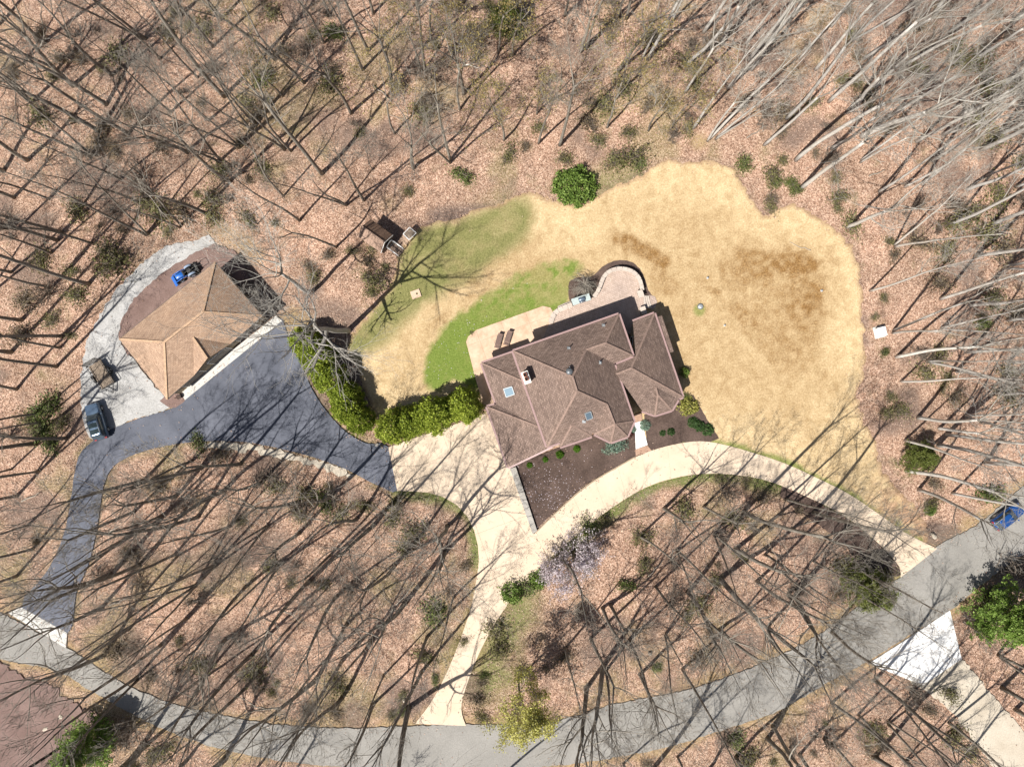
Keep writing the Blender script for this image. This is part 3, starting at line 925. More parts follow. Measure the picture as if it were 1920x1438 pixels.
# grill counter
ga = math.atan2(10.6, 32.6)
gc = P(1089.5, 561.7, 1.3)
o = empty('grill_counter', (gc.x, gc.y, PZ - 0.02), ga)
tag(o, 'outdoor kitchen counter with grey green granite top on the patio edge', 'counter')
MB().box(-1.12, 1.12, -0.36, 0.36, 0, 0.9).build('counter_base', M['stone_wall'], o)
tp = MB().box(-1.2, -0.32, -0.43, 0.43, 0.903, 0.96).box(0.50, 1.2, -0.43, 0.43, 0.903, 0.96).box(-0.319, 0.499, 0.30, 0.43, 0.903, 0.96)
tp.build('granite_top', M['granite'], o)
for k in range(3): MB().box(-1.0 + 0.72 * k, -0.4 + 0.72 * k, -0.385, -0.361, 0.12, 0.78).build('cabinet_door', M['stone_wall'], o)
g = empty('barbecue_grill', (gc.x, gc.y, PZ + 0.86), ga)
tag(g, 'built-in barbecue grill with rounded blue grey hood in granite counter', 'grill')
secs = []
for x in (-0.30, -0.28, 0.46, 0.48):
    s = 0.9 if abs(x - 0.09) > 0.385 else 1.0
    secs.append([(x, 0.30 * s * math.cos(a), 0.05 + 0.34 * s * math.sin(a)) for a in np.linspace(0, math.pi, 9)])
MB().loft(secs).build('hood', M['hood_grey'], g)
MB().box(-0.31, 0.49, -0.42, -0.30, 0.0, 0.07).build('control_panel', M['steel'], g)
MB().tube([(-0.22, -0.34, 0.16), (0.40, -0.34, 0.16)], 0.02, 8).build('handle', M['steel'], g)
for k in range(4): MB().cyl((-0.2 + 0.19 * k, -0.43, 0.035), (0, 1, 0), 0.025, 0.04, 8).build('knob', M['blackmetal'], g)


# chaise longues
def chaise(px0, py0, px1, py1, lab):
    a, b = P(px0, py0, 0.35), P(px1, py1, 0.35)      # head end, foot end
    d = b - a
    c = (a + b) / 2
    o = empty('chaise_longue', (c.x, c.y, 0.097), math.atan2(d.y, d.x))
    tag(o, lab, 'chaise longue', 'loungers on the stamped patio')
    L = d.length / 2
    MB().box(-L, L * 0.45, -0.32, 0.32, 0.30, 0.36).build('seat', M['wicker'], o, 0.02)
    bk = MB()
    for i in range(8):
        x = -L + 0.06 + i * 0.17
        bk.box(x, x + 0.15, -0.30, 0.30, 0.365, 0.39)
    bk.build('webbing', M['wicker'], o)
    MB().bar((-L - 0.02, 0, 0.36), (-L - 0.22, 0, 0.62), 0.60, 0.05).build('backrest', M['wicker'], o)
    for s in (-1, 1):
        MB().bar((-L, 0.33 * s, 0.36), (L, 0.33 * s, 0.34), 0.045, 0.05).build('side_rail', M['darkmetal'], o)
        for x in (-L * 0.8, L * 0.92): MB().box(x - 0.03, x + 0.03, 0.33 * s - 0.03, 0.33 * s + 0.03, 0, 0.31).build('leg', M['darkmetal'], o)
    MB().bar((L * 0.62, -0.31, 0.35), (L * 0.62, 0.31, 0.35), 0.05, 0.04).build('cross_bar', M['palewood'], o)
    MB().box(L * 0.72, L * 0.97, -0.30, 0.30, 0.30, 0.335).build('foot_panel', M['wicker'], o)
    MB().tube([(L * 0.3, -0.33, 0.36), (L * 0.35, -0.45, 0.52), (L * 0.0, -0.45, 0.55), (-L * 0.1, -0.33, 0.37)], 0.02, 6).build('armrest', M['darkmetal'], o)


chaise(938, 629, 931.5, 653, 'brown wicker lounger on the stamped patio, the left one of two')
chaise(956, 624, 948.5, 647.5, 'brown wicker lounger on the stamped patio, the right one of two')

# grey retaining strip between pad and front bed
o = empty('retaining_wall', (0, 0, 0))
tag(o, 'straight grey stone retaining wall between the concrete pad and front mulch bed', 'wall')
ra, rb = [Vector(XY(956, 878)), Vector(XY(998.5, 1000))], [Vector(XY(967, 874.5)), Vector(XY(1007, 994))]
for k in range(8):
    t0, t1 = k / 8 + 0.0015, (k + 1) / 8 - 0.0015
    MB().prism([tuple(ra[0].lerp(ra[1], t0)), tuple(ra[0].lerp(ra[1], t1)), tuple(rb[0].lerp(rb[1], t1)), tuple(rb[0].lerp(rb[1], t0))], -0.2, 0.40).build('cap_stone', M['stone_wall'], o)
# timber edging along the bed
o = tag(ribbon(W(smooth_poly([(1006, 996), (1052, 951.5), (1102, 908.5), (1176, 864.5), (1190, 857)], 4, False)), 0.16, -0.1, 0.16, MB()).build('bed_edging', M['joint']), 'thin tan edging strip along the front mulch bed', 'edging')

# ---------------------------------------------------------------- buildings
from mathutils.bvhtree import BVHTree


def z1(x, y, z):
    return P(860 + x / 3.994, 480 + y / 3.994, z)


def roof_mesh(name, verts, faces, mat, parent, thick=0.16):
    keys = list(verts)
    me = bpy.data.meshes.new(name)
    me.from_pydata([tuple(verts[k]) for k in keys], [], [tuple(keys.index(q) for q in f) for f in faces])
    bm = bmesh.new()
    bm.from_mesh(me)
    for f in bm.faces:
        if f.normal.z < 0: f.normal_flip()
    bmesh.ops.triangulate(bm, faces=[f for f in bm.faces if len(f.verts) > 4])
    uvl = bm.loops.layers.uv.new('uv')
    for f in bm.faces:
        n = f.normal
        u = Vector((0, 0, 1)).cross(n)
        u = u.normalized() if u.length > 1e-4 else Vector((1, 0, 0))
        v = n.cross(u)
        for l in f.loops: l[uvl].uv = (l.vert.co.dot(u), l.vert.co.dot(v))
    bm.to_mesh(me)
    bvh = BVHTree.FromBMesh(bm)
    bm.free()
    me.materials.append(mat)
    o = link(bpy.data.objects.new(name, me), parent)
    s = o.modifiers.new('thickness', 'SOLIDIFY')
    s.thickness = thick
    s.offset = -1
    return o, bvh


def caps(lines, verts, mat, parent, w=0.23):
    for a, b in lines:
        p, q = Vector(verts[a]), Vector(verts[b])
        MB().bar(p + Vector((0, 0, 0.035)), q + Vector((0, 0, 0.035)), w, 0.06).build('ridge_cap', mat, parent)


def gutters(lines, verts, parent, cen, w=0.21):
    c = Vector(cen)
    for a, b in lines:
        p, q = Vector(verts[a]), Vector(verts[b])
        d = (q - p).normalized()
        n = Vector((d.y, -d.x, 0)).normalized()
        if n.dot((p + q) / 2 - c) < 0: n = -n
        off = n * (w / 2 + 0.01) + Vector((0, 0, -0.07))
        MB().bar(p + off - d * 0.02, q + off + d * 0.02, w, 0.17).build('gutter', M['fascia'], parent)


def offset_poly(poly, d):
    n = len(poly)
    a = sum(poly[i][0] * poly[(i + 1) % n][1] - poly[(i + 1) % n][0] * poly[i][1] for i in range(n))
    if a < 0: poly = poly[::-1]
    out = []
    for i in range(n):
        p0, p1, p2 = Vector(poly[i - 1]), Vector(poly[i]), Vector(poly[(i + 1) % n])
        d1, d2 = (p1 - p0).normalized(), (p2 - p1).normalized()
        n1_, n2_ = Vector((-d1.y, d1.x)), Vector((-d2.y, d2.x))
        k = (n1_ + n2_)
        k = k / max(k.length_squared, 0.3) * 2 * d
        out.append(tuple(p1 + k))
    return out


def wall_ring(name, poly, z0, z1_, mat, parent):
    n = len(poly)
    vs, fs, uv, s = [], [], [], 0.0
    for i in range(n):
        a, b = poly[i], poly[(i + 1) % n]
        L = math.hypot(b[0] - a[0], b[1] - a[1])
        k = len(vs)
        vs += [(a[0], a[1], z0), (b[0], b[1], z0), (b[0], b[1], z1_), (a[0], a[1], z1_)]
        fs.append((k, k + 1, k + 2, k + 3))
        uv += [(s, z0), (s + L, z0), (s + L, z1_), (s, z1_)]
        s += L
    k = len(vs)
    vs += [(p[0], p[1], z1_) for p in poly]
    fs.append(tuple(range(k, k + n)))
    uv += [(p[0], p[1]) for p in poly]
    me = bpy.data.meshes.new(name)
    me.from_pydata(vs, [], fs)
    l = me.uv_layers.new(name='uv')
    for i, q in enumerate(uv): l.data[i].uv = q
    me.materials.append(mat)
    return link(bpy.data.objects.new(name, me), parent)


def wall_panel(kind, a, b, t, w, z0, z1_, parent, frame_mat, pane_mat, rows=1, out=0.03):
    """window or door set on the wall that runs from a to b, at fraction t"""
    a, b = Vector((a[0], a[1], 0)), Vector((b[0], b[1], 0))
    d = (b - a).normalized()
    n = Vector((d.y, -d.x, 0))
    c = a.lerp(b, t) + n * out
    f = MB()
    l, r = c - d * w / 2, c + d * w / 2
    fw = 0.09
    for (p, q) in ((l, l), (r, r)):
        f.bar(p + Vector((0, 0, z0)), p + Vector((0, 0, z1_)), fw, fw, up=n)
    f.bar(l + Vector((0, 0, z1_)), r + Vector((0, 0, z1_)), fw, fw)
    f.bar(l + Vector((0, 0, z0)), r + Vector((0, 0, z0)), fw, fw)
    o = f.build(kind, frame_mat, parent)
    g = MB()
    for k in range(rows):
        h0, h1 = z0 + 0.04 + (z1_ - z0 - 0.06) * k / rows, z0 + (z1_ - z0 - 0.06) * (k + 1) / rows
        g.bar(l + d * 0.04 + Vector((0, 0, (h0 + h1) / 2)), r - d * 0.04 + Vector((0, 0, (h0 + h1) / 2)), 0.03, h1 - h0)
    g.build('pane' if kind == 'window' else 'panel', pane_mat, o)
    return o


UE, LE = 5.6, 3.0
house = empty('house', (0, 0, 0))
tag(house, 'large house with brown shingled hip roofs, mauve gutters and white chimney', 'house')
V_ = dict(A=z1(408, 713, UE), B=z1(1198, 437, UE), C=z1(1305, 748, UE), D=z1(1163, 805, UE), P1=z1(1098, 652, 7.6), P2=z1(955, 702, 7.6), Q=z1(852, 905, 9.4), R=z1(885, 1012, 9.4),
          S=z1(1110, 1112, 7.3), T=z1(1168, 1260, 7.25), F=z1(1312, 1238, UE), G1=z1(1262, 1352, UE), G2=z1(1140, 1395, UE), G3=z1(1016, 1333, UE), N=z1(1000, 1324, UE + 0.02), E1=z1(995, 1350, UE - 0.12), E0=z1(760, 1430, UE - 0.12),
          E2=z1(754, 1396, UE), SW=z1(662, 1428, UE), G=z1(845, 1268, 6.62))
main_roof, bvh_m = roof_mesh('main_roof', V_, [('A', 'B', 'P1', 'P2', 'Q'), ('B', 'C', 'P1'), ('C', 'D', 'P2', 'P1'), ('D', 'F', 'T', 'S', 'R', 'Q', 'P2'), ('T', 'F', 'G1'), ('T', 'G1', 'G2'), ('T', 'G2', 'G3'),
          ('S', 'T', 'G3'), ('R', 'SW', 'E2', 'G'), ('R', 'G', 'S'), ('S', 'G', 'N', 'G3'), ('G', 'E2', 'E0'), ('G', 'E0', 'E1'), ('G', 'E1', 'N'), ('A', 'SW', 'R', 'Q')], M['shingle'], house)
caps([('A', 'Q'), ('B', 'P1'), ('C', 'P1'), ('P1', 'P2'), ('P2', 'Q'), ('Q', 'R'), ('R', 'SW'), ('R', 'S'), ('S', 'T'), ('T', 'F'), ('T', 'G1'), ('T', 'G2'), ('T', 'G3'), ('G', 'E0'), ('G', 'E1')], V_, M['ridge'], main_roof)
gutters([('A', 'B'), ('B', 'C'), ('C', 'D'), ('D', 'F'), ('F', 'G1'), ('G1', 'G2'), ('G2', 'G3'), ('E1', 'E0'), ('E2', 'SW'), ('SW', 'A')], V_, main_roof, z1(800, 950, UE))
foot = [tuple(V_[k][:2]) for k in ('A', 'SW', 'E2', 'E0', 'E1', 'G3', 'G2', 'G1', 'F', 'D', 'C', 'B')]
mw = offset_poly(foot, 0.45)
wall_ring('main_wall', mw, -0.1, UE - 0.05, M['siding'], house)
nm = len(mw)

VL = dict(W1=z1(172, 803, LE), A=z1(440, 710, LE), X1=z1(505, 950, 5.2), W2=z1(212, 1130, LE), I=z1(282, 1110, LE), X=z1(598, 1280, 5.35), W3=z1(370, 1583, LE), SX=z1(700, 1424, 5.35), J=z1(600, 1240, 5.3))
left_roof, bvh_l = roof_mesh('garage_wing_roof', VL, [('W1', 'A', 'X1'), ('W1', 'X1', 'J', 'I'), ('I', 'J', 'X', 'W2'), ('W2', 'X', 'SX', 'W3')], M['shingle'], house)
caps([('W1', 'X1'), ('W2', 'X')], VL, M['ridge'], left_roof)
gutters([('W1', 'A'), ('W1', 'I'), ('I', 'W2'), ('W2', 'W3'), ('W3', 'SX')], VL, left_roof, z1(560, 1200, LE))
lp = offset_poly([tuple(VL[k][:2]) for k in ('W1', 'I', 'W2', 'W3')] + [tuple(z1(790, 1425, LE)[:2]), tuple(z1(520, 690, LE)[:2])], 0.4)
wall_ring('garage_wing_wall', lp, -0.1, LE - 0.06, M['siding'], house)

RE = 3.2
VR = dict(R1=z1(1305, 490, RE), R2=z1(1465, 430, RE), R3=z1(1678, 1055, RE), U=z1(1292, 840, 6.27), U2=z1(1180, 884, 6.27), E2=z1(1190, 800, 5.5), E1=z1(1325, 748, 5.5), V1=z1(1475, 982, 4.5), V2=z1(1490, 1040, 4.5),
          b1=z1(1645, 1072, RE), b2=z1(1595, 1155, RE), b3=z1(1470, 1193, RE), b4=z1(1374, 1160, RE))
right_roof, bvh_r = roof_mesh('right_wing_roof', VR, [('R1', 'R2', 'U', 'E1'), ('E1', 'U', 'U2', 'E2'), ('R2', 'R3', 'U'), ('U2', 'U', 'V1', 'b4'), ('U', 'R3', 'V1'), ('V1', 'V2', 'b3', 'b4'), ('V2', 'b2', 'b3'), ('V2', 'b1', 'b2'), ('V1', 'R3', 'b1', 'V2')], M['shingle'], house)
caps([('R2', 'U'), ('U', 'U2'), ('U', 'R3'), ('V1', 'V2'), ('V2', 'b3'), ('V2', 'b2')], VR, M['ridge'], right_roof)
gutters([('R1', 'R2'), ('R2', 'R3'), ('R3', 'b1'), ('b1', 'b2'), ('b2', 'b3'), ('b3', 'b4')], VR, right_roof, z1(1400, 850, RE))
rp = offset_poly([tuple(VR[k][:2]) for k in ('R1', 'R2', 'R3', 'b2', 'b3', 'b4')] + [tuple(z1(1260, 990, RE)[:2]), tuple(z1(1280, 760, RE)[:2])], 0.35)
wall_ring('right_wing_wall', rp, -0.1, RE - 0.06, M['siding'], house)
VN = dict(a=z1(1492, 455, 3.15), b=z1(1522, 447, 3.05), c=z1(1612, 716, 3.05), d=z1(1586, 724, 3.15))
nr, _ = roof_mesh('bay_roof', VN, [('a', 'b', 'c', 'd')], M['shingle'], house, 0.1)
wall_ring('bay_wall', offset_poly([tuple(VN[k][:2]) for k in 'abcd'], 0.1), -0.1, 2.95, M['siding'], house)
# windows and doors
mws = mw
for i in range(len(mws)):
    a, b = mws[i], mws[(i + 1) % len(mws)]
    L = math.hypot(b[0] - a[0], b[1] - a[1])
    k = int(L // 3.4)
    for j in range(k):
        for (z0, zz) in ((0.9, 2.4), (3.7, 5.1)):
            wall_panel('window', a, b, (j + 0.5) / k, 1.3, z0, zz, house, M['white'], M['glass'])
for i in range(len(rp)):
    a, b = rp[i], rp[(i + 1) % len(rp)]
    L = math.hypot(b[0] - a[0], b[1] - a[1])
    for j in range(int(L // 2.8)):
        wall_panel('window', a, b, (j + 0.5) / int(L // 2.8), 1.2, 0.9, 2.5, house, M['white'], M['glass'])
wl = [(lp[i], lp[(i + 1) % len(lp)]) for i in range(len(lp))]
wl.sort(key=lambda e: -math.hypot(e[0][0] - e[1][0], e[0][1] - e[1][1]))
gw = min(wl[:4], key=lambda e: abs((e[0][0] + e[1][0]) / 2 - XY(930, 820)[0]) + abs((e[0][1] + e[1][1]) / 2 - XY(930, 820)[1]))
for j in range(3): wall_panel('garage_door', gw[0], gw[1], (j + 0.5) / 3, 2.5, 0.0, 2.3, house, M['white'], M['door'], 4)


def on_roof(px, py, bvhs=None):
    o, d = Vector((0, 0, H)), (P(px, py, 0) - Vector((0, 0, H))).normalized()
    best = None
    for b in (bvhs or (bvh_m, bvh_l, bvh_r)):
        hit, n, _, dist = b.ray_cast(o, d)
        if hit and (best is None or dist < best[2]): best = (hit, n if n.z > 0 else -n, dist)
    return best[0], best[1]


def skylight(corners, glass, name_label=None):
    pts = [on_roof(*c) for c in corners]
    n = sum((p[1] for p in pts), Vector()) / 4
    ps = [p[0] for p in pts]
    fr = MB()
    for i in range(4): fr.bar(ps[i] + n * 0.07, ps[(i + 1) % 4] + n * 0.07, 0.09, 0.16, up=n)
    o = fr.build('skylight', M['galv'], house)
    mb = MB()
    c = sum(ps, Vector()) / 4
    q = [c + (p - c) * 0.97 + n * 0.12 for p in ps]
    mb.add([*q, *[p - n * 0.03 for p in q]], [(0, 1, 2, 3), (7, 6, 5, 4), (0, 4, 5, 1), (1, 5, 6, 2), (2, 6, 7, 3), (3, 7, 4, 0)])
    mb.build('pane', glass, o)


skylight([(945, 729), (960.5, 724.5), (965.5, 739), (950, 744.5)], M['skyglass'])
skylight([(1096, 774.5), (1107, 770.5), (1111, 782.7), (1100, 787)], M['skyglass2'])
for (x, y, h) in ((825, 690, 0.75), (1085, 520, 0.5), (1055, 797, 0.6), (938, 1238, 0.4)):
    p, n = on_roof(860 + x / 3.994, 480 + y / 3.994)
    o = MB().tube([p - Vector((0, 0, 0.2)), p + Vector((0, 0, h))], 0.075, 10).build('vent_pipe', M['galv'], house)
    MB().bar(p - Vector((0.2, 0, 0)) + n * 0.03, p + Vector((0.2, 0, 0)) + n * 0.03, 0.4, 0.03, up=n).build('flashing', M['galv'], o)
p, n = on_roof(860 + 828 / 3.994, 480 + 865 / 3.994)
o = MB().lathe([(0.30, -0.2), (0.30, 0.18), (0.42, 0.2), (0.42, 0.30), (0.34, 0.40), (0.18, 0.47), (0.02, 0.5)], 18, tuple(p)).build('roof_fan', M['greymetal'], house)
for k in range(3): MB().bar(p + Vector((0.5 * math.cos(k * 2.1 + 3.6), 0.5 * math.sin(k * 2.1 + 3.6), 0.1)), p + Vector((0.56 * math.cos(k * 2.1 + 3.6), 0.56 * math.sin(k * 2.1 + 3.6), 0.1)), 0.1, 0.03).build('bracket', M['galv'], o)
# chimney
cc = P(986.6, 708.0, 7.9)
a = math.radians(-70)
ch = MB().prism([(cc.x + u * math.cos(HANG) - v * math.sin(HANG), cc.y + u * math.sin(HANG) + v * math.cos(HANG)) for u, v in ((-0.34, -0.68), (0.34, -0.68), (0.34, 0.68), (-0.34, 0.68))], 3.5, 7.75).build('chimney', M['whitewash'], house)
MB().prism([(cc.x + u * math.cos(HANG) - v * math.sin(HANG), cc.y + u * math.sin(HANG) + v * math.cos(HANG)) for u, v in ((-0.42, -0.76), (0.42, -0.76), (0.42, 0.76), (-0.42, 0.76))], 7.752, 7.87).build('chimney_cap', M['whitewash'], ch)
for v in (0.36, -0.16):
    fc = Vector((cc.x - v * math.sin(HANG), cc.y + v * math.cos(HANG), 0))
    q = [(fc.x + u * math.cos(HANG) - w * math.sin(HANG), fc.y + u * math.sin(HANG) + w * math.cos(HANG)) for u, w in ((-0.19, -0.19), (0.19, -0.19), (0.19, 0.19), (-0.19, 0.19))]
    fl = MB()
    for i in range(4):
        fl.bar(Vector((*q[i], 8.0)), Vector((*q[(i + 1) % 4], 8.0)), 0.07, 0.25)
    fl.build('flue', M['clay'], ch)
    MB().prism(q, 7.872, 7.90).build('flue_opening', M['black'], ch)

# detached garage
gar = empty('detached_garage', (0, 0, 0))
tag(gar, 'detached garage with tan shingled hip roof and a front gable', 'garage')
GE = 3.4
VG = dict(N=P(402.9, 491.4, GE), E=P(491.8, 592.8, GE), S=P(312.8, 748.5, GE), W=P(223.4, 635.8, GE), r1=P(380.4, 585.2, 6.1), r2=P(307.8, 641.6, 6.1), ap=P(361.6, 632.8, 5.32), pk=P(388.5, 672.5, 5.3), gr=P(431.7, 645.5, GE + 0.02), gl=P(362.8, 704.8, GE + 0.02))
# the eave corners of the gable lie on the front eave line
for k, t in (('gl', 0.285), ('gr', 0.665)): VG[k] = VG['S'].lerp(VG['E'], t)
groof, bvh_g = roof_mesh('garage_roof', VG, [('W', 'N', 'r1', 'r2'), ('N', 'E', 'r1'), ('W', 'r2', 'S'), ('r2', 'r1', 'E', 'gr', 'ap', 'gl', 'S'), ('ap', 'gr', 'pk'), ('ap', 'pk', 'gl')], M['shingle_tan'], gar)
caps([('N', 'r1'), ('E', 'r1'), ('r1', 'r2'), ('r2', 'W'), ('r2', 'S'), ('ap', 'pk')], VG, M['ridge_tan'], groof, 0.26)
gpoly = offset_poly([tuple(VG[k][:2]) for k in 'NESW'], 0.45)
wall_ring('garage_wall', gpoly, -0.1, GE - 0.05, M['tanwall'], gar)
gl, gr_, pk = VG['gl'], VG['gr'], VG['pk']
inw = (VG['r1'] - VG['E'].lerp(VG['S'], 0.5)); inw.z = 0; inw.normalize()
MB().add([gl + inw * 0.25 + Vector((0, 0, -0.06)), gr_ + inw * 0.25 + Vector((0, 0, -0.06)), Vector((pk.x, pk.y, pk.z - 0.18)) + inw * 0.12, gl + inw * 0.4 + Vector((0, 0, -0.06)), gr_ + inw * 0.4 + Vector((0, 0, -0.06)), Vector((pk.x, pk.y, pk.z - 0.18)) + inw * 0.3],
         [(0, 1, 2), (5, 4, 3), (0, 3, 4, 1), (1, 4, 5, 2), (2, 5, 3, 0)]).build('gable_wall', M['tanwall'], gar)
ed = [(gpoly[i], gpoly[(i + 1) % 4]) for i in range(4)]
fe = min(ed, key=lambda e: abs((e[0][0] + e[1][0]) / 2 - XY(410, 670)[0]) + abs((e[0][1] + e[1][1]) / 2 - XY(410, 670)[1]))
for t in (0.2, 0.5, 0.8): wall_panel('garage_door', fe[0], fe[1], t, 3.0, 0.0, 2.5, gar, M['white'], M['door'], 4, 0.04)
for p_, q_ in (('N', 'E'), ('E', 'gr'), ('gl', 'S'), ('S', 'W'), ('W', 'N')):
    MB().bar(VG[p_] + Vector((0, 0, -0.1)), VG[q_] + Vector((0, 0, -0.1)), 0.09, 0.2).build('fascia', M['darkmetal'], gar)
c = P(336, 744, 0.3)
o = empty('plant_pot', (c.x, c.y, 0.05))
tag(o, 'dark round plant pot at the bottom corner of the garage', 'pot')
MB().lathe([(0.18, 0), (0.30, 0.35), (0.33, 0.45), (0.29, 0.46), (0.26, 0.38), (0.02, 0.37)], 14).build('pot', M['terracotta'], o)
MB().lathe([(0.25, 0.385), (0.2, 0.40), (0.02, 0.41)], 12).build('soil', M['mulch'], o)

# shed with porch
shed = empty('garden_shed', (0, 0, 0))
tag(shed, 'small brown gabled garden shed with white railed ramp at lawn edge', 'shed')
VS = dict(a=P(696, 411, 2.1), b=P(736, 441, 2.1), r0=P(677.5, 424.5, 3.35), r1=P(720.6, 455, 3.35), c=P(671, 444, 2.1), d=P(714, 474, 2.1))
dn = Vector((0, 0, -0.1))


def slab3(name, q, mat, par, t=0.08):
    q = [Vector(p) for p in q]
    n = (q[1] - q[0]).cross(q[2] - q[0]).normalized()
    if n.z < 0: n = -n
    MB().add([*q, *[p - n * t for p in q]], [(0, 1, 2, 3), (7, 6, 5, 4), (0, 4, 5, 1), (1, 5, 6, 2), (2, 6, 7, 3), (3, 7, 4, 0)]).build(name, mat, par)


for (e0, e1, mat) in (('a', 'b', M['shedroof']), ('c', 'd', M['shedroof2'])):
    for k in range(8):
        t0, t1 = k / 8 + 0.003, (k + 1) / 8 - 0.003
        lo0, lo1 = VS[e0].lerp(VS[e1], t0), VS[e0].lerp(VS[e1], t1)
        hi0, hi1 = VS['r0'].lerp(VS['r1'], t0), VS['r0'].lerp(VS['r1'], t1)
        slab3('roof_panel', [lo0, lo1, hi1, hi0], mat, shed)
MB().bar(VS['r0'] + Vector((0, 0, 0.04)), VS['r1'] + Vector((0, 0, 0.04)), 0.22, 0.05).build('ridge_board', M['shedroof2'], shed)
sp = offset_poly([tuple(VS[k][:2]) for k in ('a', 'c', 'd', 'b')], 0.22)
wall_ring('shed_wall', sp, 0, 2.12, M['shedwall'], shed)
for e, (p_, q_, r_) in enumerate((('a', 'c', 'r0'), ('b', 'd', 'r1'))):
    ax = (VS['r1'] - VS['r0']).normalized() * (0.22 if e == 0 else -0.22)
    P_, Q_, R_ = VS[p_] + ax + dn, VS[q_] + ax + dn, VS[r_] + ax + dn
    MB().add([P_, Q_, R_, P_ + ax * 0.3, Q_ + ax * 0.3, R_ + ax * 0.3], [(0, 1, 2), (5, 4, 3), (0, 3, 4, 1), (1, 4, 5, 2), (2, 5, 3, 0)]).build('gable', M['shedwall'], shed)
for p_, q_ in (('b', 'r1'), ('d', 'r1')):
    ax = (VS['r1'] - VS['r0']).normalized() * 0.05
    MB().bar(VS[p_] + ax, VS[q_] + ax, 0.06, 0.16).build('barge_board', M['white'], shed)
pa, pb = P(731.5, 449, 1.5), P(751, 464, 1.0)
ax = (VS['r1'] - VS['r0']); ax.z = 0; ax.normalize()
sd = Vector((-ax.y, ax.x, 0))
base = (VS['b'] + VS['d']) / 2 + sd * 0.25; base.z = 0
rl = 1.75
for k in range(8):
    p0 = base + ax * (0.1 + rl * k / 8)
    zz = 0.62 - 0.45 * k / 8
    MB().bar(p0 + sd * 0.5 + Vector((0, 0, zz)), p0 - sd * 0.5 + Vector((0, 0, zz)), 0.17, 0.05).build('ramp_plank', M['shedwall'], shed)
for s in (-0.55, 0.55):
    MB().bar(base + sd * s + Vector((0, 0, 1.55)), base + ax * rl + sd * s + Vector((0, 0, 1.1)), 0.10, 0.07).build('handrail', M['white'], shed)
    for k in range(3): 
        q = base + ax * (0.05 + (rl - 0.1) * k / 2) + sd * s
        MB().bar(q, q + Vector((0, 0, 1.55 - 0.45 * k / 2)), 0.08, 0.08, up=(1, 0, 0)).build('rail_post', M['white'], shed)
wall_panel('door', tuple((base + sd * 0.5)[:2]), tuple((base - sd * 0.5)[:2]), 0.5, 0.9, 0.6, 2.0, shed, M['white'], M['door'], 1, -0.15)

# raised square platform next to the shed
pf = empty('raised_platform', (0, 0, 0))
tag(pf, 'raised square platform with white rim and open slatted side near shed', 'platform')
q = [P(768, 426.4, 1.1), P(780.6, 437, 1.1), P(767, 450, 1.1), P(756, 439, 1.1)]
for i in range(4):
    MB().bar(q[i], q[(i + 1) % 4], 0.09, 0.09).build('rim', M['white'], pf)
    MB().bar(q[i] - Vector((0, 0, 1.12)), q[i] - Vector((0, 0, 0.05)), 0.09, 0.09, up=(1, 0, 0)).build('post', M['palewood'], pf)
for k in range(6):
    t0, t1 = 0.05 + 0.9 * k / 6, 0.05 + 0.9 * (k + 0.92) / 6
    slab3('deck_board', [q[0].lerp(q[1], t0) - Vector((0, 0, 0.05)), q[0].lerp(q[1], t1) - Vector((0, 0, 0.05)), q[3].lerp(q[2], t1) - Vector((0, 0, 0.05)), q[3].lerp(q[2], t0) - Vector((0, 0, 0.05))], M['wood'], pf, 0.04)
oo_ = (q[3] - q[0]); oo_.z = 0; oo_.normalize()
for k in range(6):
    z = 0.15 + 0.14 * k
    off = oo_ * (0.75 - 0.12 * k)
    MB().bar(q[3] * 1.0 - Vector((0, 0, 1.1 - z)) + off, q[2] - Vector((0, 0, 1.1 - z)) + off, 0.07, 0.05).build('side_slat', M['palewood'], pf)

# ---------------------------------------------------------------- vehicles
def rrect(x0, x1, w, z, r=0.35, n=5):
    """rounded rectangle outline in plan, counter clockwise"""
    pts = []
    r = min(r, w * 0.9, (x1 - x0) * 0.45)
    for cx, cy, a0 in ((x1 - r, w - r, 0), (x0 + r, w - r, 90), (x0 + r, -w + r, 180), (x1 - r, -w + r, 270)):
        for k in range(n):
            a = math.radians(a0 + 90 * k / (n - 1))
            pts.append((cx + r * math.cos(a), cy + r * math.sin(a), z))
    return pts


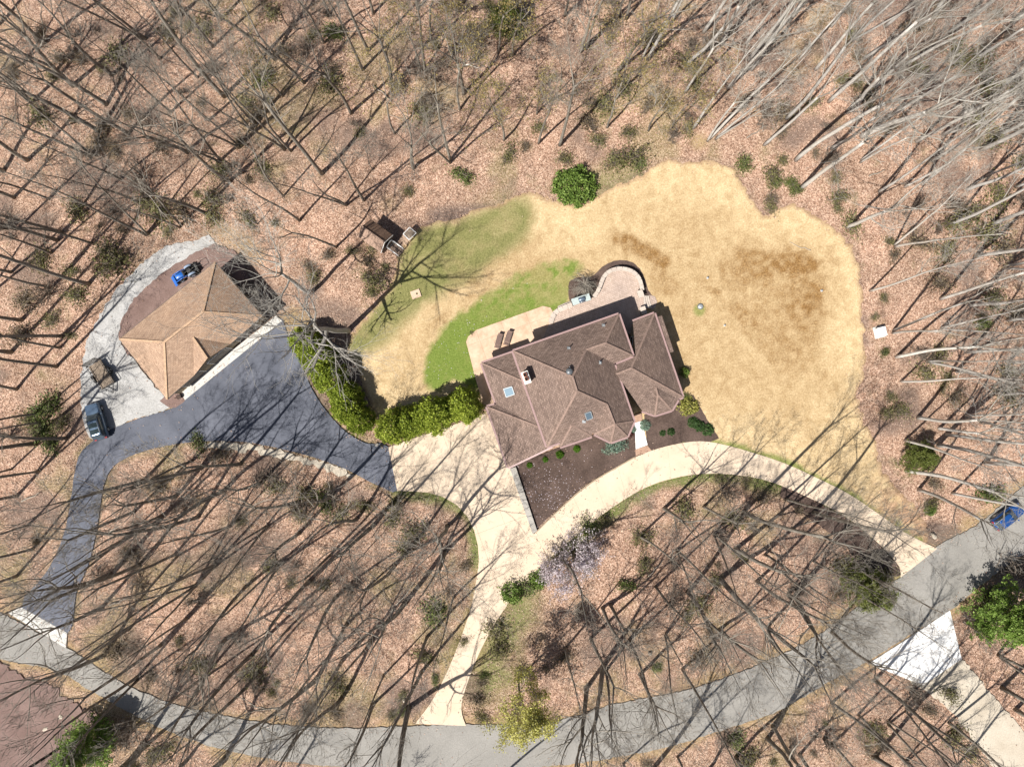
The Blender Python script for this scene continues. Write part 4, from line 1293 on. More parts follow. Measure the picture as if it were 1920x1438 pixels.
def car(name, label, front, rear, paint, L, wd, ht, roof_glass, zmid=0.8):
    a, b = P(*front, zmid), P(*rear, zmid)
    d = a - b
    c = (a + b) / 2
    o = empty(name, (c.x, c.y, 0.05), math.atan2(d.y, d.x))
    tag(o, label, 'car')
    h, w = L / 2, wd / 2
    body = MB().loft([rrect(-h + 0.06, h - 0.08, w - 0.08, 0.28, 0.3), rrect(-h, h, w - 0.02, 0.45, 0.38), rrect(-h, h, w, 0.68, 0.42), rrect(-h + 0.04, h - 0.05, w - 0.02, 0.86, 0.45), rrect(-h + 0.12, h - 0.22, w - 0.10, 0.98, 0.48)])
    bo = body.build('body', paint, o)
    # hood, a shallow crowned panel
    x0, x1 = 0.17 * L, h - 0.12
    secs = [[(x, y, 0.975 + 0.10 * (1 - ((x - x0) / (x1 - x0)) ** 2) * 1.0 - 0.05 * (y / w) ** 2) for y in np.linspace(-w * 0.82, w * 0.82, 7)] for x in np.linspace(x0 - 0.15, x1, 6)]
    vs = [p for s in secs for p in s]
    fs = [(i * 7 + k, i * 7 + k + 1, (i + 1) * 7 + k + 1, (i + 1) * 7 + k) for i in range(5) for k in range(6)]
    MB().add(vs, [f[::-1] for f in fs], True).build('hood', paint, o)
    # glasshouse
    gx0, gx1 = -h + 0.15, 0.20 * L
    rx0, rx1 = -h + 0.55, 0.03 * L
    MB().loft([rrect(gx0, gx1, w - 0.09, 0.97, 0.3), rrect((gx0 + rx0) / 2, (gx1 + rx1) / 2, w - 0.17, (0.97 + ht) / 2 + 0.05, 0.3), rrect(rx0, rx1, w - 0.28, ht - 0.06, 0.28)]).build('side_glass', M['glass'], o)
    rp_ = MB().loft([rrect(rx0 - 0.05, rx1 + 0.03, w - 0.25, ht - 0.058, 0.28), rrect(rx0 + 0.03, rx1 - 0.05, w - 0.30, ht - 0.005, 0.26), rrect(rx0 + 0.2, rx1 - 0.2, w - 0.42, ht + 0.015, 0.2)]).build('roof', paint, o)
    for (s0, s1) in roof_glass:
        MB().box(rx0 + (rx1 - rx0) * s0, rx0 + (rx1 - rx0) * s1, -w + 0.42, w - 0.42, ht + 0.012, ht + 0.03).build('sunroof', M['glass'], rp_)
    # windshield and rear window, slightly proud of the glasshouse
    for (nm_, xa, xb, s) in (('windshield', gx1 + 0.02, rx1 + 0.04, 1), ('rear_window', gx0 - 0.015, rx0 - 0.05, -1)):
        yb, yt = w - 0.2, w - 0.36
        q_ = [(xa, -yb, 0.99), (xa, yb, 0.99), (xb, yt, ht - 0.05), (xb, -yt, ht - 0.05)]
        if s < 0: q_ = q_[::-1]
        dz = 0.035
        MB().add([(p[0] + s * 0.03, p[1], p[2] + dz) for p in q_] + [(p[0], p[1], p[2]) for p in q_], [(0, 1, 2, 3), (7, 6, 5, 4), (0, 4, 5, 1), (1, 5, 6, 2), (2, 6, 7, 3), (3, 7, 4, 0)]).build(nm_, M['windshield'], o)
    for s in (-1, 1):
        MB().tube([(gx1 - 0.02, s * (w - 0.13), 1.0), (rx1 + 0.02, s * (w - 0.29), ht - 0.03), (rx0, s * (w - 0.29), ht - 0.03), (gx0 + 0.02, s * (w - 0.13), 1.0)], 0.035, 6).build('pillar', paint, o)
        MB().box(0.15 * L, 0.15 * L + 0.12, s * (w + 0.11) - 0.11, s * (w + 0.11) + 0.11, 0.98, 1.14).build('mirror', paint, o, 0.03)
        MB().box(h - 0.22, h - 0.04, s * (w - 0.32) - 0.17, s * (w - 0.32) + 0.17, 0.74, 0.87).build('headlight', M['lamp_clear'], o, 0.03)
        MB().box(-h - 0.012, -h + 0.12, s * (w - 0.28) - 0.15, s * (w - 0.28) + 0.15, 0.72, 0.92).build('tail_light', M['lamp_red'], o, 0.03)
        for x in (-0.29 * L, 0.31 * L):
            t_ = MB().cyl((x, s * (w - 0.11), 0.34), (0, 1, 0), 0.34, 0.24, 18).build('wheel', M['black'], o)
            MB().cyl((x, s * (w + 0.012), 0.34), (0, 1, 0), 0.21, 0.02, 12).build('rim', M['galv'], t_)
        if roof_glass: MB().tube([(rx0 + 0.15, s * (w - 0.34), ht + 0.05), (rx1 - 0.2, s * (w - 0.34), ht + 0.05)], 0.022, 6).build('roof_rail', M['galv'], o)
    MB().box(-h - 0.03, -h + 0.1, -w + 0.2, w - 0.2, 0.36, 0.58).build('bumper', M['plasticblack'], o, 0.03)
    MB().box(h - 0.12, h + 0.03, -w + 0.22, w - 0.22, 0.36, 0.60).build('grille', M['plasticblack'], o, 0.03)
    return o


car('parked_suv', 'slate blue SUV with two roof windows parked beside dark drive bend', (170, 757), (190, 823), M['suvpaint'], 4.75, 1.9, 1.72, ((0.10, 0.40), (0.52, 0.82)), 0.85)
car('hatchback_car', 'blue car on the road under branches at right edge', (1916, 949), (1864, 988), M['bluepaint'], 4.2, 1.76, 1.48, (), 0.8)

# trailer
ta, tb = P(176, 681, 0.7), P(202.5, 724, 0.7)
d = tb - ta
c = (ta + tb) / 2
tr = empty('utility_trailer', (c.x, c.y, 0.02), math.atan2(d.y, d.x))
tag(tr, 'open utility trailer with weathered plank deck and raised mesh ramp gate', 'trailer')
tl, tw = d.length / 2, 0.95
MB().box(-tl, tl, -tw, tw, 0.50, 0.58).build('frame', M['blackmetal'], tr)
for k in range(9):
    y = -tw + 0.05 + k * (2 * tw - 0.1) / 9
    MB().box(-tl + 0.03, tl - 0.03, y + 0.008, y + (2 * tw - 0.1) / 9 - 0.008, 0.583, 0.63).build('plank', M['wood'], tr)
for s in (-1, 1):
    MB().bar((-tl, s * tw, 0.98), (tl, s * tw, 0.98), 0.06, 0.06).build('side_rail', M['darkmetal'], tr)
    for k in range(5): MB().box(-tl + k * (2 * tl - 0.06) / 4, -tl + 0.06 + k * (2 * tl - 0.06) / 4, s * tw - 0.03, s * tw + 0.03, 0.58, 0.96).build('rail_post', M['darkmetal'], tr)
    fd = MB().loft([[(0.55 * math.cos(a) , s * (tw + 0.04 + dy), 0.38 + 0.46 * math.sin(a)) for a in np.linspace(0.15, math.pi - 0.15, 9)] for dy in (0.0, s * 0 + 0.28)], cap=False)
    fd.v = [(x, s * (tw + 0.04) if i < 9 else s * (tw + 0.32), z) for i, (x, y, z) in enumerate(fd.v)]
    fd.build('fender', M['blackmetal'], tr)
    w_ = MB().cyl((0, s * (tw + 0.19), 0.34), (0, 1, 0), 0.33, 0.2, 16).build('wheel', M['black'], tr)
    MB().cyl((0, s * (tw + 0.295), 0.34), (0, 1, 0), 0.18, 0.02, 10).build('rim', M['galv'], w_)
MB().bar((tl, -tw, 0.98), (tl, tw, 0.98), 0.06, 0.06).build('front_rail', M['darkmetal'], tr)
for s in (-1, 1): MB().bar((tl - 0.1, s * 0.7, 0.5), (tl + 1.05, 0, 0.5), 0.08, 0.1).build('tongue', M['blackmetal'], tr)
MB().cyl((tl + 0.75, 0, 0.55), (0, 0, 1), 0.05, 0.75, 8).build('jack', M['galv'], tr)
gt = MB()
gt.bar((-tl - 0.05, -tw, 0.6), (-tl - 0.15, -tw, 1.9), 0.06, 0.06).bar((-tl - 0.05, tw, 0.6), (-tl - 0.15, tw, 1.9), 0.06, 0.06).bar((-tl - 0.15, -tw, 1.9), (-tl - 0.15, tw, 1.9), 0.06, 0.06)
g_ = gt.build('ramp_gate', M['darkmetal'], tr)
ms = MB()
for k in range(14): ms.bar((-tl - 0.05, -tw + 2 * tw * (k + 0.5) / 14, 0.62), (-tl - 0.15, -tw + 2 * tw * (k + 0.5) / 14, 1.88), 0.025, 0.025)
for k in range(9): ms.bar((-tl - 0.06 - 0.01 * k, -tw, 0.7 + 0.13 * k), (-tl - 0.06 - 0.01 * k, tw, 0.7 + 0.13 * k), 0.025, 0.025)
tag(ms.build('mesh', M['darkmetal'], g_), kind='stuff')

# tractor
ta, tb = P(323, 526, 0.8), P(372, 498, 0.8)        # front, rear
d = ta - tb
c = ta.lerp(tb, 0.48)
tt = empty('compact_tractor', (c.x, c.y, 0.03), math.atan2(d.y, d.x))
tag(tt, 'small blue tractor with front loader parked on red stone beside garage', 'tractor')
MB().loft([rrect(0.15, 1.25, 0.30, 0.62, 0.12), rrect(0.1, 1.28, 0.34, 0.9, 0.15), rrect(0.12, 1.22, 0.32, 1.10, 0.15), rrect(0.2, 1.1, 0.24, 1.17, 0.12)]).build('hood', M['tractorblue'], tt)
MB().box(-1.2, 1.1, -0.22, 0.22, 0.35, 0.62).build('chassis', M['blackmetal'], tt)
MB().box(-0.65, 0.12, -0.45, 0.45, 0.56, 0.62).build('floor', M['plasticblack'], tt)
for s in (-1, 1):
    w_ = MB().cyl((-0.75, s * 0.58, 0.52), (0, 1, 0), 0.52, 0.32, 20).build('rear_wheel', M['black'], tt)
    MB().cyl((-0.75, s * 0.745, 0.52), (0, 1, 0), 0.27, 0.02, 12).build('rim', M['fendergrey'], w_)
    w_ = MB().cyl((0.85, s * 0.52, 0.32), (0, 1, 0), 0.32, 0.24, 16).build('front_wheel', M['black'], tt)
    MB().cyl((0.85, s * 0.645, 0.32), (0, 1, 0), 0.17, 0.02, 12).build('rim', M['fendergrey'], w_)
    fa = [(-0.75 + 0.62 * math.cos(a), 0.52 + 0.60 * math.sin(a)) for a in np.linspace(0.35, 2.5, 8)]
    fb = MB()
    for i in range(7): fb.bar((fa[i][0], s * 0.55, fa[i][1]), (fa[i + 1][0], s * 0.55, fa[i + 1][1]), 0.25, 0.04, up=(-(fa[i + 1][1] - fa[i][1]), 0, (fa[i + 1][0] - fa[i][0])))
    fb.build('fender', M['fendergrey'], tt)
    MB().tube([(-0.05, s * 0.46, 1.0), (0.6, s * 0.50, 1.05), (1.5, s * 0.50, 0.85), (1.72, s * 0.50, 0.35)], 0.06, 6).build('loader_arm', M['tractorblue'], tt)
    MB().bar((-0.1, s * 0.46, 0.5), (-0.05, s * 0.46, 1.05), 0.1, 0.1, up=(1, 0, 0)).build('loader_post', M['tractorblue'], tt)
    MB().tube([(-1.25, s * 0.42, 0.5), (-1.30, s * 0.42, 1.25), (-2.0, s * 0.40, 1.55)], 0.035, 6).build('roll_bar_post', M['blackmetal'], tt)
MB().tube([(-2.0, -0.40, 1.55), (-2.05, -0.3, 1.57), (-2.05, 0.3, 1.57), (-2.0, 0.40, 1.55)], 0.035, 6).build('roll_bar_top', M['blackmetal'], tt)
MB().bar((1.45, -0.5, 0.9), (1.45, 0.5, 0.9), 0.07, 0.07).build('loader_cross_bar', M['tractorblue'], tt)
bk = MB()
pr = [(1.55, 0.62), (1.62, 0.12), (2.05, 0.06), (2.07, 0.10), (1.72, 0.18), (1.62, 0.62)]
bk.loft([[(x, y, z) for x, z in pr] for y in (-0.68, 0.68)], False)
bk.build('bucket', M['tractorblue'], tt)
MB().box(-0.80, -0.35, -0.24, 0.24, 0.78, 0.90).build('seat', M['plasticblack'], tt, 0.04)
MB().bar((-0.82, 0, 0.85), (-0.95, 0, 1.3), 0.46, 0.09, up=(1, 0, 0)).build('seat_back', M['plasticblack'], tt)
st_ = MB()
st_.tube([(-0.05 + 0.17 * math.cos(a) * 0.6, 0.17 * math.sin(a), 1.2 + 0.17 * math.cos(a) * 0.5) for a in np.linspace(0, 2 * math.pi, 13)], 0.02, 6)
st_.build('steering_wheel', M['plasticblack'], tt)
MB().box(0.0, 0.22, -0.28, 0.28, 0.9, 1.15).build('dashboard', M['plasticblack'], tt, 0.03)
MB().box(-1.75, -1.2, -0.5, 0.5, 0.3, 0.62).build('hitch_box', M['blackmetal'], tt, 0.05)
for s in (-0.45, 0, 0.45): MB().bar((-1.2, s * 0.6, 0.5), (-1.8, s, 0.75), 0.07, 0.07).build('hitch_arm', M['blackmetal'], tt)

# ---------------------------------------------------------------- small things
c = P(1653.5, 622, 0.6)
o = empty('utility_box', (c.x, c.y, -0.05), math.radians(14))
tag(o, 'white square utility box standing between lawn and right woods', 'utility box')
MB().box(-0.52, 0.52, -0.56, 0.56, 0, 0.7).build('cabinet', M['white'], o, 0.05)
MB().box(-0.56, 0.56, -0.60, 0.60, 0.703, 0.78).build('lid', M['white'], o, 0.03)
MB().box(-0.7, 0.7, -0.75, 0.75, -0.05, 0.06).build('pad', M['white_conc'], o)
MB().box(-0.4, 0.4, -0.585, -0.565, 0.15, 0.6).build('door', M['white'], o)
c = P(779.5, 551.5, 0.15)
o = empty('bean_bag_board', (c.x, c.y, 0.03), math.radians(20))
tag(o, 'square pale wooden toss game board with dark hole on the grass', 'game board')
bd = MB()
n_ = 16
ring = [(0.28 + 0.0 + 0.13 * math.cos(2 * math.pi * k / n_) - 0.1, 0.13 * math.sin(2 * math.pi * k / n_), 0.16) for k in range(n_)]
sq = []
for k in range(n_):
    a_ = 2 * math.pi * k / n_
    m_ = max(abs(math.cos(a_)), abs(math.sin(a_)))
    sq.append((0.6 * math.cos(a_) / m_, 0.5 * math.sin(a_) / m_, 0.16))
bd.add(ring + sq, [(k, (k + 1) % n_, n_ + (k + 1) % n_, n_ + k)[::-1] for k in range(n_)])
bd.build('board_top', M['palewood'], o)
for s in (-1, 1):
    MB().box(-0.6, 0.6, s * 0.49 - 0.02, s * 0.49 + 0.02, 0.0, 0.158).build('side', M['palewood'], o)
    MB().box(s * 0.59 - 0.02, s * 0.59 + 0.02, -0.465, 0.465, 0.0, 0.157).build('end', M['palewood'], o)
for (px, py, r, lab) in ((1313.5, 574.5, 0.32, 'round steel well cap on a green spot in straw lawn'), (1327, 521, 0.13, 'tiny pale valve cover in the straw lawn above the steel well cap'), (1541, 545, 0.13, 'tiny pale valve cover near the brown lawn stain at right'), (1359, 610, 0.12, 'tiny pale valve cover in lawn right of the bay roof')):
    c = P(px, py, 0.1)
    o = empty('well_cap' if r > 0.3 else 'valve_cover', (c.x, c.y, 0.03))
    tag(o, lab, 'cover')
    MB().lathe([(r, 0), (r, 0.16), (r * 0.9, 0.2), (r * 0.3, 0.22), (0.01, 0.225)], 16).build('lid', M['galv'], o)
    MB().lathe([(r * 1.25, -0.05), (r * 1.25, 0.05), (r * 1.02, 0.055)], 16).build('collar', M['white_conc'] if r < 0.3 else M['greymetal'], o)


def rock(px, py, sx, sy, sz, lab, mat='rock', seed=1, rot=0.3, zb=0.0):
    r = random.Random(seed)
    bm = bmesh.new()
    bmesh.ops.create_icosphere(bm, subdivisions=2, radius=1)
    for v in bm.verts:
        k = 1 + 0.22 * math.sin(3.1 * v.co.x + seed) * math.cos(2.7 * v.co.y + seed * 2) + r.uniform(-0.07, 0.07)
        v.co = Vector((v.co.x * sx * k, v.co.y * sy * k, max(v.co.z, -0.3) * sz * k))
    me = bpy.data.meshes.new('boulder')
    bm.to_mesh(me)
    bm.free()
    me.materials.append(M[mat])
    o = link(bpy.data.objects.new('boulder', me))
    c = P(px, py, sz * 0.6)
    o.location = (c.x, c.y, zb + 0.2 * sz)
    o.rotation_euler = (0, 0, rot)
    tag(o, lab, 'boulder')


rock(1752, 1005, 0.50, 0.28, 0.3, 'tan flat boulder in round mulch bed by the road', seed=3, rot=-0.8)
rock(757, 1313, 0.22, 0.3, 0.25, 'pale small boulder in mulch bed beside drive mouth', seed=5)
rock(1158, 500, 0.28, 0.2, 0.14, 'pale flat stone in mulch ring behind curved seat wall', seed=6)
rock(113, 1344, 0.25, 0.3, 0.12, 'pale upper stone lying on the red stone lot', seed=8)
rock(84, 1367, 0.4, 0.22, 0.12, 'pale lower stone lying on the red stone lot', seed=9, rot=0.7)
rock(1219, 1226, 0.3, 0.3, 0.3, 'dark wedge shaped stone among leaves between the two drives', 'log', 11)
rock(706, 834, 0.28, 0.2, 0.2, 'grey stone beside dark drive at the hedge corner', 'stone_wall', 12)
rock(715, 837, 0.2, 0.2, 0.16, 'small dark stone beside dark drive at the hedge corner', 'log', 13)


def fallen(px0, py0, px1, py1, r, lab, mat='log', seed=1):
    a, b = P(px0, py0, 0.1), P(px1, py1, 0.1)
    rr = random.Random(seed)
    n = 7
    d = b - a
    s = Vector((-d.y, d.x, 0)).normalized()
    pts = [a.lerp(b, k / n) + s * rr.uniform(-0.12, 0.12) + Vector((0, 0, r * 0.6 + rr.uniform(0, 0.05))) for k in range(n + 1)]
    c = pts[0].copy()
    o = MB().tube([p - c for p in pts], [r * (1 - 0.55 * k / n) for k in range(n + 1)], 7).build('fallen_log', M[mat])
    o.location = c - Vector((0, 0, 0.08))
    tag(o, lab, 'log')


fallen(1851, 1160, 1850, 1205, 0.11, 'straight white fallen log left of the big pine', 'birch', 1)
fallen(868, 120, 900, 128, 0.09, 'pale curved fallen branch near the top edge, left of centre', 'birch', 2)
fallen(1400, 258, 1440, 235, 0.09, 'thin fallen branch at the lawn woods edge upper right', 'log', 3)
fallen(1520, 470, 1480, 455, 0.06, 'thin twig lying on leaves beside the upper lawn notch', 'log', 4)
fallen(205, 1135, 245, 1120, 0.12, 'grey fallen log in leaves right of the dark drive end', 'log', 5)
fallen(560, 935, 600, 915, 0.11, 'grey fallen log in the island woods below the dark drive', 'log', 6)
fallen(1630, 330, 1660, 318, 0.09, 'grey fallen log in the woods right of lawn top', 'log', 7)
fallen(700, 160, 735, 190, 0.10, 'grey fallen log in the woods high above shed', 'log', 8)
fallen(1215, 1080, 1245, 1050, 0.10, 'grey fallen log in the woods below the curved drive', 'log', 9)
fallen(40, 940, 75, 925, 0.11, 'grey fallen log at the left edge beside dark drive', 'log', 10)

# ---------------------------------------------------------------- vegetation: prototypes
class Grower:
    """grows a bare tree: one trunk mesh, one mesh of limbs, branches and twigs"""
    def __init__(self, seed):
        self.r = random.Random(seed)
        self.trunk, self.crown, self.tips = MB(), MB(), []

    def perp(self, d, ang):
        v = Vector((self.r.gauss(0, 1), self.r.gauss(0, 1), self.r.gauss(0, 1)))
        v = v - d * v.dot(d)
        v.normalize()
        return (d * math.cos(ang) + v * math.sin(ang)).normalized()

    def walk(self, p, d, L, n, wob, trop):
        pts = [p.copy()]
        for _ in range(n):
            d = (d + Vector((self.r.gauss(0, wob), self.r.gauss(0, wob), self.r.gauss(0, wob) + trop))).normalized()
            p = p + d * (L / n)
            pts.append(p.copy())
        return pts

    def branch(self, p, d, L, r, lv, S):
        n = (0, 6, 4, 3, 2)[lv]
        sides = (0, 5, 4, 3, 3)[lv]
        pts = self.walk(p, d, L, n, S['wob'] * (1, 1.0, 1.5, 1.8, 1.8)[lv], S['trop'] * (0, 1.0, 0.7, 0.4, 0.3)[lv])
        rad = [max(r * (1 - 0.72 * k / n), 0.009) for k in range(n + 1)]
        self.crown.tube(pts, rad, sides, True, False)
        if lv >= S.get('depth', 4):
            self.tips.append(pts[-1]); self.tips.append(pts[len(pts) // 2])
            return
        m = S['kids'][lv]
        for k in range(m):
            t = 0.22 + 0.78 * (k + self.r.random()) / m
            i = min(int(t * n), n - 1)
            q = pts[i].lerp(pts[i + 1], t * n - i)
            dd = (pts[i + 1] - pts[i]).normalized()
            ang = math.radians(self.r.uniform(*S['fork']))
            self.branch(q, self.perp(dd, ang), L * self.r.uniform(0.40, 0.70) * (1.15 - 0.40 * t), max(rad[i] * 0.66, 0.010), lv + 1, S)

    def limbs(self, pts, rad, t0, m, S):
        n = len(pts) - 1
        for k in range(m):
            u = (k + self.r.random()) / m
            t = t0 + (0.985 - t0) * u
            i = min(int(t * n), n - 1)
            q = pts[i].lerp(pts[i + 1], t * n - i)
            ang = math.radians(S['ang'][0] * (1 - u) + S['ang'][1] * u + self.r.uniform(-9, 9))
            L = S['len'] * S['h'] * (1.0 - 0.55 * u) * self.r.uniform(0.6, 1.25)
            self.branch(q, self.perp((pts[i + 1] - pts[i]).normalized(), ang), L, max(rad[i] * self.r.uniform(0.28, 0.5) * S.get('limb', 1.0), 0.018), 1, S)

    def tree(self, S):
        for s in range(S.get('stems', 1)):
            lean = math.radians(S.get('lean', 2) if S.get('stems', 1) == 1 else self.r.uniform(4, 9))
            az = self.r.uniform(0, 6.28) + s * math.pi
            d = Vector((math.sin(lean) * math.cos(az), math.sin(lean) * math.sin(az), math.cos(lean)))
            hh = S['h'] * self.r.uniform(0.9, 1.0) if s else S['h']
            base = Vector((0.18 * math.cos(az), 0.18 * math.sin(az), -0.25)) if S.get('stems', 1) > 1 else Vector((0, 0, -0.25))
            r0 = S['r'] * (0.85 if s else 1.0)
            fk = S.get('split')
            n = 14 if not fk else 9
            pts = self.walk(base, d, hh * (fk or 1.0), n, S['twob'], 0.03)
            end = 0.12 if not fk else 0.62
            rad = [r0 * (1.28 if k == 0 else 1.0) * (1 - (1 - end) * (k / n) ** 1.15) for k in range(n + 1)]
            self.trunk.tube(pts, rad, 8, True, True)
            if not fk:
                self.limbs(pts, rad, S['clear'], S['n1'], S)
                continue
            self.limbs(pts, rad, 0.62, 2, S)
            nl = S.get('leaders', 2)
            dd = (pts[-1] - pts[-2]).normalized()
            a0 = self.r.uniform(0, 6.28)
            for j in range(nl):
                an = math.radians(self.r.uniform(9, 22))
                u_ = dd.orthogonal().normalized()
                v_ = dd.cross(u_)
                aa = a0 + j * 6.28 / nl + self.r.uniform(-.4, .4)
                ld_ = (dd * math.cos(an) + (u_ * math.cos(aa) + v_ * math.sin(aa)) * math.sin(an)).normalized()
                lp_ = self.walk(pts[-1], ld_, hh * (1 - fk) * self.r.uniform(0.8, 1.05), 9, S['twob'] * 1.6, 0.05)
                lr = [rad[-1] * (0.82, 0.62, 0.55)[j % 3] * (1 - 0.86 * (k / 9)) for k in range(10)]
                self.crown.tube(lp_, lr, 6, True, False)
                self.limbs(lp_, lr, 0.12, max(3, S['n1'] // nl), S)
        return self


def leaf_quads(C, size, rng, up=0.0):
    """one small leaf (a bent quad) at each centre"""
    C = np.asarray(C, dtype=np.float64)
    n = len(C)
    a = rng.normal(size=(n, 3))
    a /= np.linalg.norm(a, axis=1)[:, None]
    b = rng.normal(size=(n, 3))
    if up:
        a[:, 2] *= (1 - up); b[:, 2] *= (1 - up)
        a /= np.linalg.norm(a, axis=1)[:, None]
    b -= a * (a * b).sum(1)[:, None]
    b /= np.linalg.norm(b, axis=1)[:, None] + 1e-9
    s = (size * rng.uniform(0.6, 1.3, n))[:, None]
    V = np.stack([C - a * s * 0.5, C + b * s * 0.34, C + a * s * 0.5, C - b * s * 0.34], 1).reshape(-1, 3)
    F = np.arange(4 * n).reshape(n, 4)
    return V, F


TREES = {}


def add_tree_proto(key, seed, S, leaf=None):
    g = Grower(seed).tree(S)
    t = g.trunk.mesh('trunk', M['bark'])
    c = g.crown.mesh('crown', M['twig'])
    b = None
    if leaf:
        rng = np.random.default_rng(seed)
        tips = np.array([tuple(p) for p in g.tips])
        per, spread, size, mat = leaf
        C = np.repeat(tips, per, axis=0) + rng.normal(size=(len(tips) * per, 3)) * spread
        b = mesh_np('blossom', *leaf_quads(C, size, rng), [M[mat]])
    TREES[key] = (t, c, b, S['h'])
    t2, c2 = t.copy(), c.copy()
    t2.materials[0] = M['bark_pale']
    c2.materials[0] = M['twig_pale']
    TREES[key + '_pale'] = (t2, c2, b, S['h'])


FINE = dict(kids=(0, 4, 4, 2), fork=(16, 42), wob=0.06, trop=0.10)
for i in range(6):
    add_tree_proto('tall%d' % i, 100 + i, dict(h=(22, 24, 26, 23, 25, 21)[i], r=(0.18, 0.21, 0.25, 0.17, 0.23, 0.155)[i], clear=(0.5, 0.42, 0.55, 0.45, 0.46, 0.5)[i], n1=(11, 12, 13, 11, 13, 10)[i],
                   ang=(44, 22), len=0.22, twob=(0.022, 0.018, 0.028, 0.024, 0.03, 0.035)[i], split=(None, 0.62, 0.72, None, 0.55, 0.66)[i], leaders=(2, 2, 3, 2, 3, 2)[i], **FINE))
for i in range(2):
    add_tree_proto('double%d' % i, 120 + i, dict(h=(24, 22)[i], r=0.18, clear=0.45, n1=8, ang=(44, 24), len=0.21, twob=0.022, stems=2, split=(None, 0.66)[i], **FINE))
for i in range(3):
    add_tree_proto('open%d' % i, 130 + i, dict(h=(22, 20, 24)[i], r=(0.27, 0.25, 0.32)[i], clear=0.36, n1=12, limb=1.25, ang=(64, 30), len=0.36, kids=(0, 5, 3, 2), fork=(20, 46), wob=0.09, trop=0.07, twob=0.035, split=(0.5, 0.45, 0.52)[i], leaders=3))
for i in range(2):
    add_tree_proto('budding%d' % i, 140 + i, dict(h=(15, 17)[i], r=0.15, clear=0.3, n1=13, ang=(62, 30), len=0.27, kids=(0, 5, 3, 2), fork=(25, 55), wob=0.12, trop=0.08, twob=0.05, split=(None, 0.5)[i]), (2, 0.16, 0.18, 'bud'))
for i in range(2):
    add_tree_proto('sapling%d' % i, 150 + i, dict(h=(9, 11)[i], r=0.075, clear=0.3, n1=10, ang=(50, 28), len=0.24, kids=(0, 4, 3, 2), fork=(20, 50), wob=0.12, trop=0.08, twob=0.06))

for i in range(2):
    add_tree_proto('giant%d' % i, (171, 176)[i], dict(h=(23, 25)[i], r=(0.27, 0.36)[i], clear=0.36, n1=16, limb=(1.6, 2.0)[i], ang=(70, 34), len=(0.30, 0.36)[i], kids=(0, 6, 4, 2), fork=(20, 50), wob=0.11, trop=0.045, twob=0.035, split=(0.60, 0.56)[i], leaders=(3, 4)[i]))

SHRUBS = {}


def clumps(rng, n, per, cr, shape, shell=0.6):
    """leaf centres: clumps on and inside a dome of the given radii"""
    rx, ry, rz, z0 = shape
    d = rng.normal(size=(n, 3))
    d /= np.linalg.norm(d, axis=1)[:, None]
    d[:, 2] = np.abs(d[:, 2]) * 1.0 - 0.15
    rad = shell + (1 - shell) * rng.random(n)
    rad *= 0.82 + 0.3 * rng.random(n)
    c = d * rad[:, None] * np.array([rx, ry, rz]) + np.array([0, 0, z0])
    C = np.repeat(c, per, axis=0) + rng.normal(size=(n * per, 3)) * cr
    C[:, 2] = np.maximum(C[:, 2], 0.02)
    return C, c


def add_shrub_proto(key, seed, shape, n, per, cr, size, mat, nstem=9, shell=0.55, up=0.0):
    rng = np.random.default_rng(seed)
    C, c = clumps(rng, n, per, cr, shape, shell)
    fol = mesh_np('foliage', *leaf_quads(C, size, rng, up), [M[mat]]) if per else None
    st = MB()
    r = random.Random(seed)
    for k in range(nstem):
        q = Vector(c[r.randrange(len(c))])
        mid = Vector((q.x * 0.45 + r.uniform(-.1, .1), q.y * 0.45 + r.uniform(-.1, .1), q.z * 0.6))
        st.tube([Vector((q.x * 0.08, q.y * 0.08, -0.15)), mid, q], [0.03, 0.02, 0.010], 4, True, False)
        if not per or nstem > 14:
            for j in range(4 if per else 6):
                e = mid.lerp(q, r.uniform(0.2, 1.0))
                f_ = e + Vector((r.gauss(0, .28) * shape[0], r.gauss(0, .28) * shape[1], abs(r.gauss(0, .35)) * shape[2]))
                st.tube([e, e.lerp(f_, 0.5) + Vector((0, 0, 0.05)), f_], [0.014, 0.011, 0.008], 3, True, False)
    SHRUBS[key] = (st.mesh('stems', M['stem']), fol)


for i in range(3): add_shrub_proto('olive%d' % i, 200 + i, (1.0, 0.9, 0.7, 0.15), 26, 22, 0.28, 0.13, 'olive', 22, 0.1)
for i in range(2): add_shrub_proto('brown%d' % i, 210 + i, (1.0, 1.0, 0.7, 0.15), 24, 18, 0.32, 0.12, 'brown_leaf', 26, 0.1)
for i in range(3): add_shrub_proto('laurel%d' % i, 220 + i, (1.0, 0.9, 0.8, 0.15), 30, 26, 0.24, 0.15, 'laurel', 16, 0.2)
for i in range(2): add_shrub_proto('brush%d' % i, 230 + i, (1.2, 1.1, 1.5, 0.2), 30, 0, 0.1, 0.1, 'brown_leaf', 26)
add_shrub_proto('dome', 240, (1.0, 1.0, 0.85, 0.1), 190, 34, 0.07, 0.10, 'bright', 8, 0.8)
add_shrub_proto('boxwood', 241, (1.0, 1.0, 1.0, 0.15), 120, 26, 0.09, 0.17, 'box', 6, 0.8)
add_shrub_proto('boxwood_dark', 242, (1.0, 1.0, 1.0, 0.15), 120, 26, 0.09, 0.17, 'boxdark', 6, 0.8)
add_shrub_proto('blue_round', 243, (1.0, 1.0, 1.1, 0.2), 110, 22, 0.09, 0.15, 'blue', 6, 0.75)
add_shrub_proto('blue_spread', 244, (1.0, 0.55, 0.5, 0.1), 110, 18, 0.10, 0.10, 'blue', 22, 0.5)
add_shrub_proto('variegated', 245, (1.0, 1.0, 0.9, 0.2), 80, 16, 0.10, 0.15, 'varieg', 8, 0.65)
